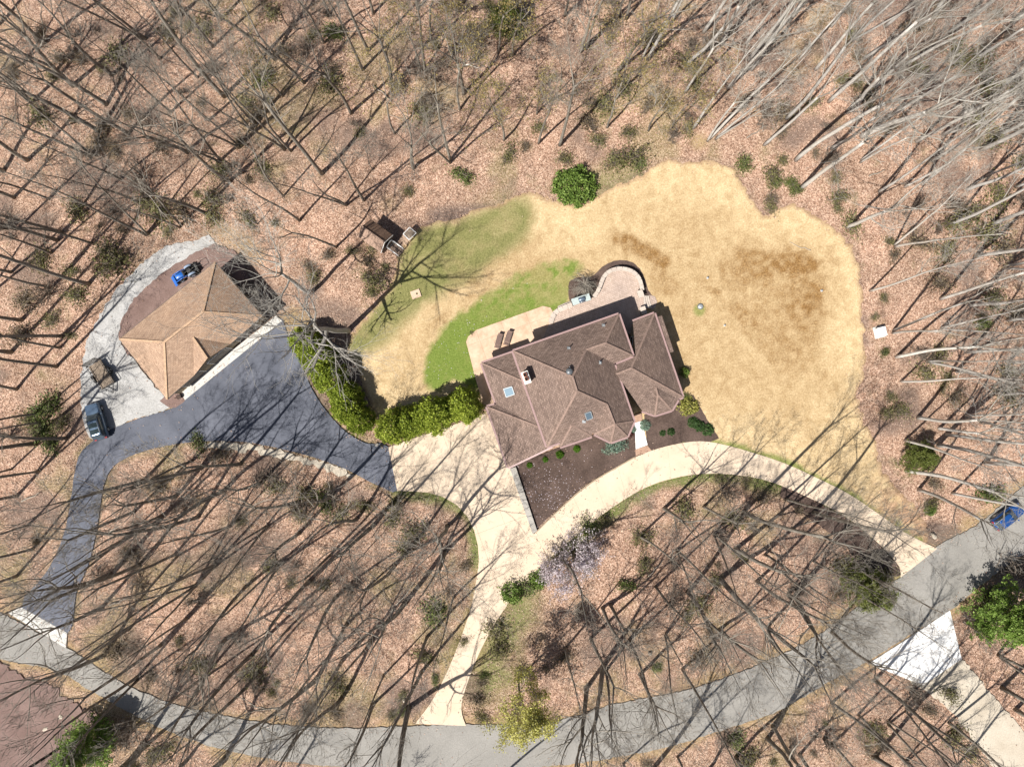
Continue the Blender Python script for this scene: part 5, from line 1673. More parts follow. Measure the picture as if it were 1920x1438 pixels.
add_shrub_proto('burgundy', 246, (1.0, 1.0, 0.9, 0.2), 60, 14, 0.10, 0.13, 'burgundy', 8, 0.6)
add_shrub_proto('bright_bush', 247, (1.0, 0.9, 0.9, 0.15), 60, 26, 0.12, 0.13, 'bright', 8, 0.6)


def add_arbor(key, seed, hh, R):
    rng = np.random.default_rng(seed)
    n = 330
    z = rng.random(n) ** 0.8 * hh * 0.97 + 0.15
    prof = R * np.clip(np.sqrt(np.clip(1 - (z / hh) ** 2.4, 0, 1)), 0.05, 1) * (0.82 + 0.18 * np.clip(z / 0.8, 0, 1))
    a = rng.random(n) * 2 * math.pi
    lob = 1 + 0.10 * np.sin(3 * a + seed) + 0.08 * np.sin(5 * a + z * 2 + seed)
    rad = prof * lob * (0.75 + 0.3 * rng.random(n))
    c = np.stack([rad * np.cos(a), rad * np.sin(a), z], 1)
    per = 26
    C = np.repeat(c, per, axis=0) + rng.normal(size=(n * per, 3)) * np.array([0.14, 0.14, 0.20])
    SHRUBS[key] = (MB().tube([(0, 0, -0.2), (0.02, 0.03, hh * 0.5), (0, 0, hh * 0.85)], [0.13, 0.09, 0.03], 7).mesh('trunk', M['stem']), mesh_np('foliage', *leaf_quads(C, 0.20, rng), [M['arbor']]))


for i in range(3): add_arbor('arbor%d' % i, 260 + i, (4.6, 5.2, 4.3)[i], (1.9, 2.1, 1.85)[i])


def add_conifer(key, seed, hh, R, mat, size=0.22, whorls=13):
    rng = np.random.default_rng(seed)
    r = random.Random(seed)
    t = MB().tube([(0, 0, -0.3), (0.05, 0, hh * 0.5), (0, 0.05, hh)], [0.2, 0.12, 0.02], 8)
    C = []
    for w in range(whorls):
        z = hh * (0.10 + 0.88 * w / whorls)
        L = R * (1 - (z / hh) ** 1.3) + 0.3
        for k in range(6):
            a = r.uniform(0, 6.28)
            L2 = L * r.uniform(0.7, 1.15)
            e = Vector((L2 * math.cos(a), L2 * math.sin(a), z + L2 * r.uniform(0.0, 0.28)))
            t.tube([(0, 0, z), (e.x * 0.5, e.y * 0.5, z + (e.z - z) * 0.35), e], [0.045, 0.03, 0.012], 4, True, False)
            for j in range(7):
                u = 0.3 + 0.7 * (j + r.random()) / 7
                s = 0.30 * L2 * (1.15 - u) + 0.12
                for m in range(2):
                    C.append((e.x * u + r.gauss(0, s * 0.8), e.y * u + r.gauss(0, s * 0.8), z + (e.z - z) * u + r.gauss(0, 0.1)))
    C = np.array(C)
    C = np.repeat(C, 16, axis=0) + rng.normal(size=(len(C) * 16, 3)) * np.array([0.17, 0.17, 0.09])
    SHRUBS[key] = (t.mesh('trunk', M['stem']), mesh_np('needles', *leaf_quads(C, size, rng), [M[mat]]))


add_conifer('pine', 280, 11.5, 4.3, 'pine', 0.26, 15)
add_conifer('pine_small', 281, 6.5, 2.5, 'pine', 0.20, 11)
add_conifer('hemlock', 282, 8.0, 3.4, 'hemlock', 0.20, 13)

# ---------------------------------------------------------------- vegetation: placing
PLACED = []            # (empty, phrase, px, py) for the labels


def gz(x, y):
    X, Y = np.array([[x]]), np.array([[y]])
    return float((-0.03 - 0.13 * fnoise(X, Y, 5.0, 2) - 0.05 * vnoise(X, Y, 1.3, 9))[0, 0])


def place_tree(px, py, key, sc=1.0, rz=None, tilt=None, phrase=None, label=None, rnd=random):
    t, c, b, h = TREES[key]
    x, y = XY(px, py)
    e = bpy.data.objects.new('bare_tree', None)
    e.empty_display_size = 0.3
    e.location = (x, y, gz(x, y))
    rz = rnd.uniform(0, 6.28) if rz is None else rz
    tl = tilt if tilt is not None else (rnd.gauss(0, 0.03), rnd.gauss(0, 0.03))
    e.rotation_euler = (tl[0], tl[1], rz)
    e.scale = (sc, sc, sc)
    link(e)
    for nm_, me_ in (('trunk', t), ('crown', c)) + ((('buds', b),) if b else ()):
        link(bpy.data.objects.new(nm_, me_), e)
    e['category'] = 'tree'
    if label:
        e['label'] = label
    else:
        PLACED.append((e, phrase, px, py))
    return e


def place_shrub(px, py, key, sc, name, phrase=None, label=None, cat='shrub', group=None, zs=None, rz=None):
    st, fol = SHRUBS[key]
    x, y = XY(px, py)
    e = bpy.data.objects.new(name, None)
    e.empty_display_size = 0.3
    e.location = (x, y, max(gz(x, y), -0.1))
    e.rotation_euler = (0, 0, random.uniform(0, 6.28) if rz is None else rz)
    k_ = random.uniform(0.72, 1.3) if phrase else 1.0
    e.scale = (sc * k_, sc / k_, sc * (zs or 1) * (random.uniform(0.7, 1.1) if phrase else 1.0))
    link(e)
    link(bpy.data.objects.new(st.name.split('.')[0], st), e)
    if fol: link(bpy.data.objects.new(fol.name.split('.')[0], fol), e)
    e['category'] = cat
    if group: e['group'] = group
    if label:
        e['label'] = label
    else:
        PLACED.append((e, phrase, px, py))
    return e


# where nothing of the woods may stand
HARD = [W(p) for p in (LAWN, ASPHALT, GRAVEL, REDSTRIP, PAD, ROAD, WHITE_AP, BEIGE, REDLOT, STAMPED, HOUSE_FOOT, GARAGE_FOOT, DR_L + DR_R[::-1], CU_U + CU_L[::-1], MULCH_F, MULCH_R)]
HARD += [W(p) for p in ([(530, 590), (700, 560), (720, 830), (640, 830)], [(660, 400), (800, 400), (800, 480), (670, 480)], [(380, 440), (480, 440), (560, 580), (500, 620)])]
OPEN = [W(p) for p in ([(890, 290), (1230, 285), (1230, 345), (990, 380), (890, 380)], [(1230, 268), (1480, 300), (1500, 400), (1600, 430), (1670, 600), (1680, 690), (1700, 790), (1690, 880), (1730, 960), (1600, 900), (1560, 500), (1400, 320), (1240, 300)],
                       [(700, 330), (860, 340), (960, 380), (700, 500)], [(560, 440), (660, 420), (700, 560), (560, 560)])]


GXF, GYF = np.meshgrid(np.arange(-76, 76.01, 0.5), np.arange(-60, 60.01, 0.5))


def raster(polys):
    d = np.full(GXF.shape, 99.0)
    for p in polys: d = np.minimum(d, sdf(GXF, GYF, p))
    return d


HARD_D, OPEN_D = raster(HARD), raster(OPEN)
HARDONLY_D = raster(HARD[1:16])


def sample(D, X, Y):
    """bilinear lookup in a raster"""
    u, v = np.clip((X + 76) / 0.5, 0, D.shape[1] - 1.001), np.clip((Y + 60) / 0.5, 0, D.shape[0] - 1.001)
    i, j = np.floor(v).astype(int), np.floor(u).astype(int)
    fu, fv = u - j, v - i
    return (D[i, j] * (1 - fu) + D[i, j + 1] * fu) * (1 - fv) + (D[i + 1, j] * (1 - fu) + D[i + 1, j + 1] * fu) * fv


def clear_of(px, py, D, margin):
    x, y = XY(px, py)
    return sample(D, np.array([x]), np.array([y]))[0] > margin


PALE = [(1503, 352), (1507, 356), (1560, 278), (1588, 210), (1600, 206), (1665, 222), (1475, 222), (1555, 190), (1330, 262), (1342, 258), (1300, 240), (1258, 243), (1216, 245), (1590, 425), (1680, 460), (1632, 545),
        (1676, 622), (1682, 669), (1690, 715), (1742, 676), (1795, 695), (1815, 660), (1722, 783), (1762, 803), (1775, 815), (1815, 780), (1820, 572), (1760, 835), (1700, 882), (1723, 918), (1697, 350), (1730, 345), (1815, 355), (1840, 280),
        (1800, 215), (1750, 300), (1850, 330), (1860, 420), (1880, 500), (1890, 600), (1880, 740), (1850, 868), (1735, 160), (1700, 120), (1620, 110), (1500, 110), (1440, 80), (1400, 80), (1780, 60), (1830, 110), (1880, 160), (1660, 50),
        (1560, 50), (1900, 40), (1410, 130), (1352, 84), (1205, 108), (1215, 111), (1405, 112), (1765, 560), (1830, 480), (1780, 420), (1720, 265), (1770, 250), (1640, 165), (1530, 130), (1290, 120), (1320, 60), (1260, 40), (1890, 680), (1860, 800), (1880, 250), (1905, 350), (1480, 40), (1595, 75), (1755, 20), (1830, 30)]
GREY = [(1090, 95), (1100, 90), (1050, 272), (1010, 268), (945, 262), (845, 302), (870, 175), (862, 205), (775, 315), (798, 137), (790, 132), (740, 250), (808, 80), (680, 130), (607, 80), (682, 375), (648, 382), (630, 463), (603, 325), (535, 278), (545, 283),
        (530, 180), (500, 115), (515, 110), (570, 155), (690, 95), (935, 95), (960, 105), (700, 25), (1160, 30), (1175, 35), (455, 325), (450, 275), (390, 225), (225, 335), (230, 331), (185, 245), (135, 160), (105, 130), (80, 80), (340, 30), (270, 70), (210, 140),
        (370, 145), (480, 235), (470, 243), (420, 180), (60, 190), (50, 300), (115, 435), (106, 450), (95, 474), (165, 532), (95, 540), (115, 630), (112, 652), (105, 687), (75, 775), (80, 792), (65, 832), (70, 885), (52, 985), (275, 442), (240, 250), (300, 110),
        (320, 210), (350, 285), (410, 300), (430, 340), (850, 1120), (700, 985), (668, 974), (650, 1170), (700, 1200), (580, 1270), (592, 1275), (360, 864), (375, 880), (490, 905), (800, 1195), (790, 1260), (720, 1265), (640, 1240), (540, 1180), (470, 1230), (420, 1200), (350, 1160), (300, 1120), (260, 1060), (330, 1040), (400, 1060), (460, 1100),
        (520, 1060), (580, 1090), (620, 1040), (560, 1000), (500, 985), (430, 990), (370, 970), (300, 970), (250, 960), (230, 1010), (330, 930), (420, 920), (560, 940), (620, 930), (740, 1060), (760, 1130), (690, 1100), (240, 1180), (300, 1210), (380, 1270), (460, 1290), (640, 1310), (700, 1320), (190, 1140), (205, 1080), (270, 900), (450, 870),
        (1130, 1140), (1145, 1135), (1130, 1252), (1136, 1258), (1280, 1255), (1200, 1265), (1060, 1215), (1310, 1140), (1290, 1110), (1400, 1140), (1480, 1115), (1490, 1119), (1526, 1052), (1473, 935), (1435, 1040), (1380, 1030), (1340, 1000), (1245, 955), (1200, 1005), (1560, 1185), (1610, 1340), (1640, 1275), (1665, 1355), (1562, 1395),
        (1440, 1385), (1450, 1362), (1560, 1318), (1875, 1230), (1500, 1415), (1395, 960), (1320, 950), (1270, 1030), (1230, 1100), (1350, 1085), (1420, 1090), (1350, 1180), (1440, 1175), (1250, 1190), (1100, 1290), (1180, 1200), (1610, 1070), (1590, 1100), (1525, 960), (1700, 1330), (1740, 1390), (1700, 1425), (1640, 1420), (1380, 1420),
        (270, 1400), (350, 1425), (240, 1430), (60, 1030), (30, 1080), (20, 880), (30, 930), (30, 730), (40, 600), (20, 660), (30, 430), (25, 370), (20, 510), (1880, 1290), (1905, 1330)]
placed_xy = []
rt = random.Random(55)


def try_tree(px, py, pale, listed):
    x, y = XY(px, py)
    dmin = min((math.hypot(x - a, y - b) for a, b in placed_xy), default=99)
    if dmin < (0.5 if listed else 3.3): return False
    u = rt.random()
    top_mid = 480 < px < 1260 and py < 330
    if top_mid and u < 0.30: key, ph = 'budding%d' % rt.randrange(2), 'yellow budded tree'
    elif py > 850 and px < 1720 and u < 0.24: key, ph = 'open%d' % rt.randrange(3), 'wide limbed bare tree'
    elif u < 0.62: key, ph = 'tall%d' % rt.randrange(6), 'tall bare tree'
    elif u < 0.74: key, ph = 'double%d' % rt.randrange(2), 'twin trunked bare tree'
    elif u < 0.86: key, ph = 'open%d' % rt.randrange(3), 'wide limbed bare tree'
    elif listed: key, ph = 'tall%d' % rt.randrange(6), 'tall bare tree'
    else: key, ph = 'sapling%d' % rt.randrange(2), 'thin young bare tree'
    placed_xy.append((x, y))
    if pale and not key.startswith('budding'):
        key += '_pale'
        ph = 'pale ' + ph
    place_tree(px, py, key, rt.uniform(0.82, 1.10), None, None, ph, None, rt)
    return True


# trees that stand out
def star(px, py, key, sc, label, rz=None, tilt=None):
    placed_xy.append(XY(px, py))
    place_tree(px, py, key, sc, rz, tilt, None, label, rt)


star(583, 547, 'giant0_pale', 1.0, 'large bare tree whose limbs reach over the garage roof', 0.6)
star(652, 620, 'giant1_pale', 1.0, 'largest bare tree, with pale limbs hanging over the left hedge', 5.0, (0.02, 0.0))
star(838, 986, 'giant0', 0.95, 'big bare tree in the island tip, casting its shadow across concrete pad', 1.0)
star(1246, 953, 'open1', 0.95, 'spreading bare tree just below the curved drive opposite the entry', 3.0)
for (px, py) in PALE: try_tree(px, py, True, True)
for (px, py) in GREY: try_tree(px, py, False, True)
n_fill = 0
for _ in range(2500):
    if n_fill >= 100: break
    px, py = rt.uniform(-40, 1960), rt.uniform(-40, 1478)
    if not clear_of(px, py, HARD_D, 1.0) or not clear_of(px, py, OPEN_D, 0): continue
    if 870 < px < 1060 and 1050 < py < 1360: continue
    if try_tree(px, py, px > 1180 and py < 1000, False): n_fill += 1

# listed and scattered undergrowth
rs = random.Random(91)
shrub_xy = []


def bush(px, py, kind, sc, zs=None):
    key = kind + str(rs.randrange(3 if kind in ('olive', 'laurel') else 2))
    ph = {'olive': 'loose olive shrub', 'brown': 'brownish shrub', 'laurel': 'leafy green shrub', 'brush': 'leafless brush clump'}[kind]
    shrub_xy.append((*XY(px, py), sc))
    place_shrub(px, py, key, sc, {'olive': 'olive_shrub', 'brown': 'brown_shrub', 'laurel': 'laurel_shrub', 'brush': 'brush_clump'}[kind], ph, None, 'shrub', None, zs)


for a in ((1178, 297, 'olive', 2.1), (1150, 305, 'olive', 1.7), (1198, 310, 'laurel', 1.2), (955, 290, 'olive', 1.5), (865, 328, 'laurel', 1.5), (1395, 310, 'laurel', 1.25), (1447, 328, 'olive', 1.6), (1452, 345, 'laurel', 1.0), (1485, 345, 'laurel', 1.1), (1492, 358, 'laurel', 0.9),
          (1467, 300, 'olive', 1.0), (1445, 390, 'olive', 1.2), (765, 358, 'olive', 1.1), (1566, 335, 'olive', 1.0), (495, 318, 'olive', 1.6), (490, 150, 'laurel', 1.7), (625, 62, 'laurel', 1.5), (215, 495, 'olive', 2.9), (205, 470, 'brown', 2.4), (95, 758, 'laurel', 1.7), (70, 772, 'laurel', 1.5), (82, 800, 'laurel', 1.6), (92, 830, 'laurel', 1.5), (55, 790, 'olive', 1.6),
          (115, 792, 'olive', 1.6), (145, 555, 'olive', 1.8), (300, 400, 'olive', 2.4), (340, 395, 'brown', 2.2), (275, 385, 'olive', 1.8), (190, 700, 'brown', 1.0), (615, 480, 'brown', 1.3), (700, 465, 'olive', 1.3), (690, 490, 'brown', 1.2), (580, 500, 'brown', 1.4), (590, 522, 'olive', 1.3), (660, 470, 'olive', 1.0),
          (690, 520, 'olive', 1.0), (695, 548, 'olive', 1.2), (575, 925, 'olive', 1.7), (610, 945, 'laurel', 1.5), (640, 965, 'olive', 1.6), (560, 965, 'olive', 1.5), (685, 950, 'olive', 1.4), (372, 830, 'laurel', 1.3), (1670, 745, 'olive', 1.0), (1690, 770, 'olive', 1.4), (1665, 775, 'olive', 1.2), (1658, 662, 'laurel', 0.7), (1640, 595, 'olive', 0.7),
          (1570, 392, 'olive', 0.9), (960, 1110, 'bright_', 1.6), (985, 1100, 'laurel', 1.5), (1100, 985, 'laurel', 1.2), (1130, 975, 'olive', 1.2), (930, 1180, 'olive', 2.0), (935, 1215, 'olive', 1.7), (1745, 945, 'olive', 1.3), (1177, 1098, 'laurel', 1.2), (1340, 1090, 'olive', 1.4), (1230, 1250, 'laurel', 0.9), (1345, 900, 'olive', 0.9),
          (1400, 905, 'olive', 1.0), (1775, 1300, 'olive', 1.6), (1790, 1380, 'olive', 1.8), (1740, 1330, 'brown', 1.4), (1815, 1410, 'olive', 1.7), (1380, 1385, 'laurel', 1.4), (1400, 1420, 'olive', 1.9), (1010, 240, 'olive', 1.2), (1060, 300, 'olive', 1.3), (985, 275, 'brown', 1.1), (1120, 265, 'olive', 1.4), (1100, 230, 'brown', 1.8), (1180, 250, 'olive', 1.3), (1130, 200, 'olive', 2.0), (1170, 160, 'olive', 2.0), (1230, 80, 'brown', 1.8), (1300, 160, 'olive', 1.4), (1520, 195, 'olive', 1.4),
          (1790, 420, 'olive', 2.2), (1850, 440, 'olive', 2.4), (1770, 470, 'olive', 1.8), (1820, 400, 'olive', 2.3), (1880, 470, 'brown', 2.3), (1870, 370, 'olive', 2.1), (1720, 455, 'brown', 1.8), (1760, 530, 'brown', 1.8), (1860, 560, 'olive', 2.0), (1830, 120, 'olive', 2.2), (1790, 100, 'olive', 1.8), (1860, 260, 'olive', 1.9),
          (815, 1275, 'laurel', 0.8), (757, 1332, 'laurel', 0.9), (735, 1342, 'olive', 0.9), (895, 1310, 'brown', 1.4), (905, 1345, 'olive', 1.3), (870, 1200, 'olive', 1.0)):
    if a[2] == 'bright_':
        place_shrub(a[0], a[1], 'bright_bush', 1.7, 'leafy_bush', None, 'bright green leafy bush beside drive left of the magnolia')
        place_shrub(1008, 1085, 'bright_bush', 1.5, 'leafy_bush', None, 'bright green leafy bush tucked against the magnolia lower left side')
        place_shrub(1743, 955, 'bright_bush', 0.9, 'leafy_bush', None, 'small bright green bush above the round mulch bed')
        continue
    bush(*a)
n_b = 0
for _ in range(9000):
    if n_b >= 280: break
    px, py = rs.uniform(0, 1920), rs.uniform(0, 1438)
    if not clear_of(px, py, HARD_D, 1.1) or not clear_of(px, py, OPEN_D, 0): continue
    x, y = XY(px, py)
    if fnoise(np.array([x]), np.array([y]), 8.0, 41)[0] < rs.uniform(0.42, 0.60): continue
    sc = rs.uniform(0.6, 2.1)
    if min((math.hypot(x - a, y - b) - 0.38 * (s + sc) for a, b, s in shrub_xy), default=9) < 0: continue
    k = rs.random()
    bush(px, py, 'olive' if k < 0.34 else 'brown' if k < 0.64 else 'laurel' if k < 0.67 else 'brush', sc)
    n_b += 1

# hedges
for i in range(7):
    t = i / 6
    px, py = 562 + (664 - 562) * t, 640 + (784 - 640) * t
    px += 8 * math.sin(i * 2.1)
    e = place_shrub(px + 17, py + 2, 'arbor%d' % (i % 3), 1.0 + 0.12 * math.sin(i * 2.7), 'arborvitae', None, '%s bright green arborvitae from the garage end of the left hedge' % ('first', 'second', 'third', 'fourth', 'fifth', 'sixth', 'seventh')[i], 'hedge plant', 'left hedge along the dark drive')
for i in range(6):
    t = i / 5
    px, py = 738 + (868 - 738) * t, 803 + (762 - 803) * t
    e = place_shrub(px + 4, py - 3, 'arbor%d' % ((i + 1) % 3), 1.05 + 0.13 * math.sin(i * 2.9), 'arborvitae', None, '%s bright green arborvitae from the left in hedge above concrete pad' % ('first', 'second', 'third', 'fourth', 'fifth', 'sixth')[i], 'hedge plant', 'right hedge above the concrete pad')

# garden plants
place_shrub(1077, 352, 'dome', 2.75, 'rounded_rhododendron', None, 'large dome shaped bright green bush at the top edge of lawn')
for k, (px, py, s) in enumerate(((993, 872, 0.42), (1022.5, 861, 0.42), (1050, 852, 0.55), (1081.5, 841.5, 0.50))):
    place_shrub(px, py, 'boxwood', s, 'boxwood_ball', None, '%s light green boxwood ball from the left below the house eave' % ('first', 'second', 'third', 'fourth')[k], group='boxwood balls in the front bed')
for k, (px, py, s, lab) in enumerate(((1242.5, 812, 0.42, 'smaller of two low dark boxwoods in the middle of entry bed'), (1258, 809, 0.5, 'larger of two low dark boxwoods in the middle of entry bed'), (1298, 792, 0.7, 'first dark round boxwood in the row right of entry bed'), (1311, 798, 0.72, 'second dark round boxwood in the row right of entry bed'), (1326, 805, 0.78, 'third dark round boxwood in the row right of entry bed'))):
    place_shrub(px, py, 'boxwood_dark', s, 'dark_boxwood', None, lab, group='dark boxwoods in the entry bed')
place_shrub(1209, 797, 'blue_round', 0.72, 'blue_spruce_bush', None, 'rounded blue green dwarf spruce right of the white walk')
place_shrub(1188, 805, 'blue_round', 0.42, 'blue_spruce_bush', None, 'small silvery bush left of the white walk')
place_shrub(1153, 836, 'blue_spread', 1.7, 'spreading_juniper', None, 'wide blue green spreading juniper in front of the bay', rz=HANG)
place_shrub(1180, 815, 'burgundy', 0.6, 'burgundy_shrub', None, 'dark burgundy shrub against the bay beside white walk')
place_shrub(1290, 762, 'variegated', 1.35, 'variegated_shrub', None, 'yellow green mottled shrub at the lower right house corner')
place_shrub(1283, 742, 'laurel1', 0.75, 'corner_shrub', None, 'dark green shrub between the house corner and mottled yellow shrub')
place_shrub(1281, 698, 'bright_bush', 0.8, 'leafy_bush', None, 'green upright bush against the right wall of the house', zs=1.8)
place_shrub(884, 625, 'olive1', 0.5, 'planting_clump', None, 'small plant clump at the cut corner of the stamped patio')

place_shrub(1842, 1135, 'pine', 1.0, 'pine_tree', None, 'large fresh green pine near the right edge below road', 'tree')
place_shrub(188, 1378, 'pine_small', 1.35, 'pine_tree', None, 'dark pine beside the red stone lot at bottom left', 'tree')
place_shrub(1708, 853, 'hemlock', 0.68, 'pine_tree', None, 'small green pine right of the lawn bottom corner', 'tree')
place_shrub(1612, 1093, 'hemlock', 0.95, 'hemlock_tree', None, 'olive green hemlock beside the end of the curved drive', 'tree')
place_shrub(951, 52, 'hemlock', 0.75, 'hemlock_tree', None, 'green conifer half cut by the top edge above the house', 'tree')
place_shrub(1895, 1062, 'brush1', 2.6, 'brush_clump', None, 'dark twiggy thicket at right edge above the big pine')
place_shrub(250, 1362, 'brush0', 2.4, 'brush_clump', None, 'dark twiggy thicket between road and bottom left pine')

# magnolia in flower
add_tree_proto('magnolia', 300, dict(h=5.2, r=0.14, clear=0.12, n1=14, ang=(68, 40), len=0.66, kids=(0, 6, 4, 3), fork=(25, 60), wob=0.12, trop=0.06, twob=0.06, stems=2), (1, 0.10, 0.19, 'petal'))
for k, (px, py, s, lab) in enumerate(((1046, 1064, 0.92, 'flowering magnolia with pinkish white petals, lower left half of the pair'), (1092, 1028, 0.92, 'flowering magnolia with pinkish white petals, upper right half of the pair'))):
    e = place_tree(px, py, 'magnolia', s, k * 2.0, (0, 0), None, lab)
    e.name = 'magnolia_tree'
    for chd in e.children:
        if chd.name.startswith('buds'): chd.name = 'blossom'
add_tree_proto('maple', 301, dict(h=15, r=0.17, clear=0.2, n1=17, ang=(62, 30), len=0.30, kids=(0, 6, 5, 3), fork=(25, 60), wob=0.12, trop=0.08, twob=0.03), (3, 0.24, 0.22, 'yellow'))
e = place_tree(972, 1272, 'maple', 1.0, 1.2, (0, 0), None, 'yellow green leafing maple beside the road, bottom centre')
e.name = 'leafing_maple'
for chd in e.children:
    if chd.name.startswith('buds'): chd.name = 'blossom'

# weeping tree by the patio
wr = random.Random(17)
tk, cr = MB(), MB()
tk.tube([(0, 0, -0.1), (0.08, 0.03, 0.7), (0.0, 0.1, 1.3)], [0.12, 0.09, 0.07], 8)
for k in range(46):
    a_ = wr.uniform(0, 6.28)
    L = wr.uniform(1.1, 2.0)
    top = wr.uniform(1.4, 2.1)
    pts = [Vector((0, 0.1, 1.25))]
    for j in range(1, 7):
        u = j / 6
        pts.append(Vector((L * u * math.cos(a_ + 0.2 * math.sin(3 * u + k)), L * u * math.sin(a_ + 0.2 * math.sin(3 * u + k)), 1.25 + (top - 1.25) * math.sin(min(u * 2.2, 1.57)) - 1.3 * max(u - 0.5, 0) ** 1.4 * 2)))
    cr.tube(pts, [0.035 - 0.004 * j for j in range(7)], 4, True, False)
    for j in range(2, 7):
        for m in range(2):
            q = pts[j]
            cr.tube([q, q + Vector((wr.gauss(0, .16), wr.gauss(0, .16), wr.uniform(-0.05, 0.1))), q + Vector((wr.gauss(0, .3), wr.gauss(0, .3), wr.uniform(-0.45, 0.0)))], [0.012, 0.010, 0.008], 3, True, False)
x, y = XY(1094, 537)
e = empty('weeping_tree', (x, y, 0.03))
tag(e, 'low bare weeping tree arching over mulch behind the grill counter', 'tree')
tk.build('trunk', M['stem'], e)
cr.build('crown', M['twig'], e)

# ---------------------------------------------------------------- labels for the woods
ZONES = [((0, 0, 240, 220), 'the extreme top left corner'), ((240, 0, 480, 220), 'the top left woods beside the corner'), ((0, 220, 240, 440), 'the left edge woods above gravel'), ((240, 220, 480, 440), 'the woods just above the garage'),
         ((0, 440, 240, 720), 'the woods left of gravel yard'), ((0, 720, 200, 1150), 'the woods left of the dark drive'), ((480, 0, 640, 200), 'top woods over the shed, left part'), ((640, 0, 820, 200), 'top woods over the shed, right part'),
         ((480, 200, 720, 600), 'the woods left of the shed'), ((720, 200, 900, 480), 'the woods above the shed'), ((820, 0, 1000, 200), 'the top edge woods above the house'), ((1000, 0, 1160, 200), 'the top edge woods right of centre'), ((900, 200, 1240, 420), 'the strip above the dome bush'),
         ((1160, 0, 1340, 200), 'the top edge above the lawn peak'), ((1240, 200, 1480, 420), 'the strip along the lawn top'), ((1340, 0, 1520, 200), 'the top woods above the lawn notch'), ((1520, 0, 1720, 120), 'the top edge woods at right'), ((1720, 0, 1920, 120), 'the extreme top right corner'),
         ((1480, 120, 1700, 300), 'the upper right woods near lawn'), ((1700, 120, 1920, 300), 'the right edge woods near the top'), ((1440, 300, 1720, 480), 'the fringe right of lawn notch'), ((1720, 300, 1920, 480), 'right edge woods level with lawn notch'), ((1560, 480, 1920, 640), 'woods above the white utility box level'),
         ((1560, 640, 1800, 780), 'woods just below the white utility box'), ((1800, 640, 1920, 780), 'right edge below the utility box level'), ((1560, 780, 1920, 1000), 'the woods above the blue car'),
         ((160, 820, 340, 1010), 'the island woods by dark drive bend'), ((340, 820, 520, 1010), 'the island woods under the dark drive'), ((520, 820, 700, 1010), 'the island woods left of the pad'), ((700, 900, 920, 1150), 'the island tip beside the pad'),
         ((120, 1010, 320, 1300), 'the lower left island woods by road'), ((320, 1010, 460, 1340), 'the island woods, lower left middle'), ((460, 1010, 600, 1350), 'the island woods, lower middle'), ((600, 1010, 720, 1370), 'the island woods, lower right middle'), ((700, 1150, 880, 1370), 'the island woods by the drive mouth'),
         ((880, 1040, 1120, 1380), 'the woods around the yellow maple'), ((1100, 880, 1300, 1080), 'woods below the curved drive, left part'), ((1300, 880, 1460, 1080), 'woods below the curved drive, middle part'), ((1460, 880, 1720, 1080), 'woods below the curved drive, right part'),
         ((1100, 1080, 1260, 1360), 'the woods above road, left part'), ((1260, 1080, 1420, 1320), 'the woods above road, middle part'), ((1420, 1080, 1720, 1260), 'the woods above road, right part'),
         ((1360, 1220, 1560, 1500), 'the bottom woods left of white apron'), ((1560, 1200, 1800, 1500), 'the bottom woods beside beige lane'), ((1740, 1040, 1960, 1500), 'the lower right corner by the pine'), ((0, 1220, 420, 1500), 'the lower left corner below road'), ((420, 1340, 1400, 1500), 'the bottom edge below the road')]
NUM = ['first', 'second', 'third', 'fourth', 'fifth', 'sixth', 'seventh', 'eighth', 'ninth', 'tenth', 'eleventh', 'twelfth', 'thirteenth', 'fourteenth', 'fifteenth', 'sixteenth', 'seventeenth', 'eighteenth', 'nineteenth', 'twentieth']


def zone_of(px, py):
    for (x0, y0, x1, y1), nm_ in ZONES:
        if x0 <= px < x1 and y0 <= py < y1: return nm_
    best = min(ZONES, key=lambda q: max(q[0][0] - px, 0, px - q[0][2]) ** 2 + max(q[0][1] - py, 0, py - q[0][3]) ** 2)
    return best[1]


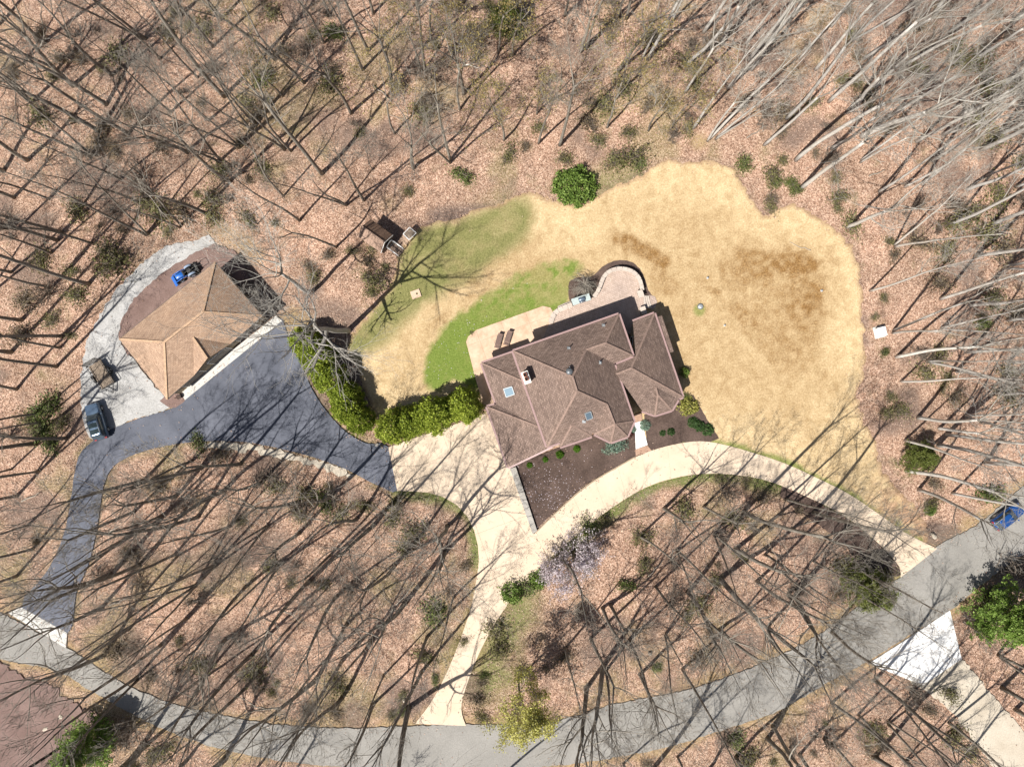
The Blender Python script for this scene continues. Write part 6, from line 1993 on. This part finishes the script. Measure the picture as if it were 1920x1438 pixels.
buckets = {}
for e, ph, px, py in PLACED: buckets.setdefault((ph, zone_of(px, py)), []).append((px, py, e))
for (ph, zn), lst in buckets.items():
    lst.sort(key=lambda q: (q[0], q[1]))
    for i, (px, py, e) in enumerate(lst):
        if len(lst) == 1: e['label'] = '%s, the only one in %s' % (ph, zn)
        else: e['label'] = '%s %s from left in %s' % (NUM[min(i, 19)], ph, zn)
        e['group'] = ('trees in ' if e['category'] == 'tree' else 'undergrowth in ') + zn

# ---------------------------------------------------------------- loose leaves
rng = np.random.default_rng(5)
N = 260000
X, Y = rng.uniform(-70, 70, N), rng.uniform(-53, 53, N)
keep = np.ones(N, dtype=bool)
hd = sample(HARDONLY_D, X, Y)
keep &= (hd > 0.2) | (rng.random(N) < 0.4 * np.exp(np.minimum(hd - 0.2, 0) / 0.55))
ld = sdf(X, Y, lawn_w)
keep &= (ld > 0.2) | (rng.random(N) < np.exp(np.minimum(ld, 0) / 0.5) * 0.5)
keep &= vnoise(X, Y, 2.0, 33) + 0.35 * rng.random(N) > 0.35
X, Y = X[keep], Y[keep]
zz = -0.03 - 0.13 * fnoise(X, Y, 5.0, 2) - 0.05 * vnoise(X, Y, 1.3, 9)
zz = np.where((sdf(X, Y, lawn_w) < 0.1) | (sample(HARDONLY_D, X, Y) < 0.3), 0.06, zz) + rng.uniform(0.03, 0.10, len(X))
V, F = leaf_quads(np.stack([X, Y, zz], 1), 0.15, rng, 0.8)
o = link(bpy.data.objects.new('leaf_litter', mesh_np('leaf_litter', V, F, [M['deadleaf']])))
tag(o, 'loose tan fallen leaves strewn over the forest floor', 'leaves', kind='stuff')
# petals blown over the front bed, pad and lawn
N = 420
X = np.concatenate([rng.normal(XY(1030, 930)[0], 3.2, N), rng.normal(XY(850, 660)[0], 5.0, 160)])
Y = np.concatenate([rng.normal(XY(1030, 930)[1], 2.6, N), rng.normal(XY(850, 660)[1], 4.0, 160)])
keep = inside(X, Y, W(MULCH_F)) | inside(X, Y, W(G_GREEN))
X, Y = X[keep], Y[keep]
V, F = leaf_quads(np.stack([X, Y, np.full(len(X), 0.085)], 1), 0.13, rng, 0.85)
o = link(bpy.data.objects.new('fallen_petals', mesh_np('fallen_petals', V, F, [M['petal']])))
tag(o, 'white fallen petals scattered on front mulch and green lawn', 'petals', kind='stuff')
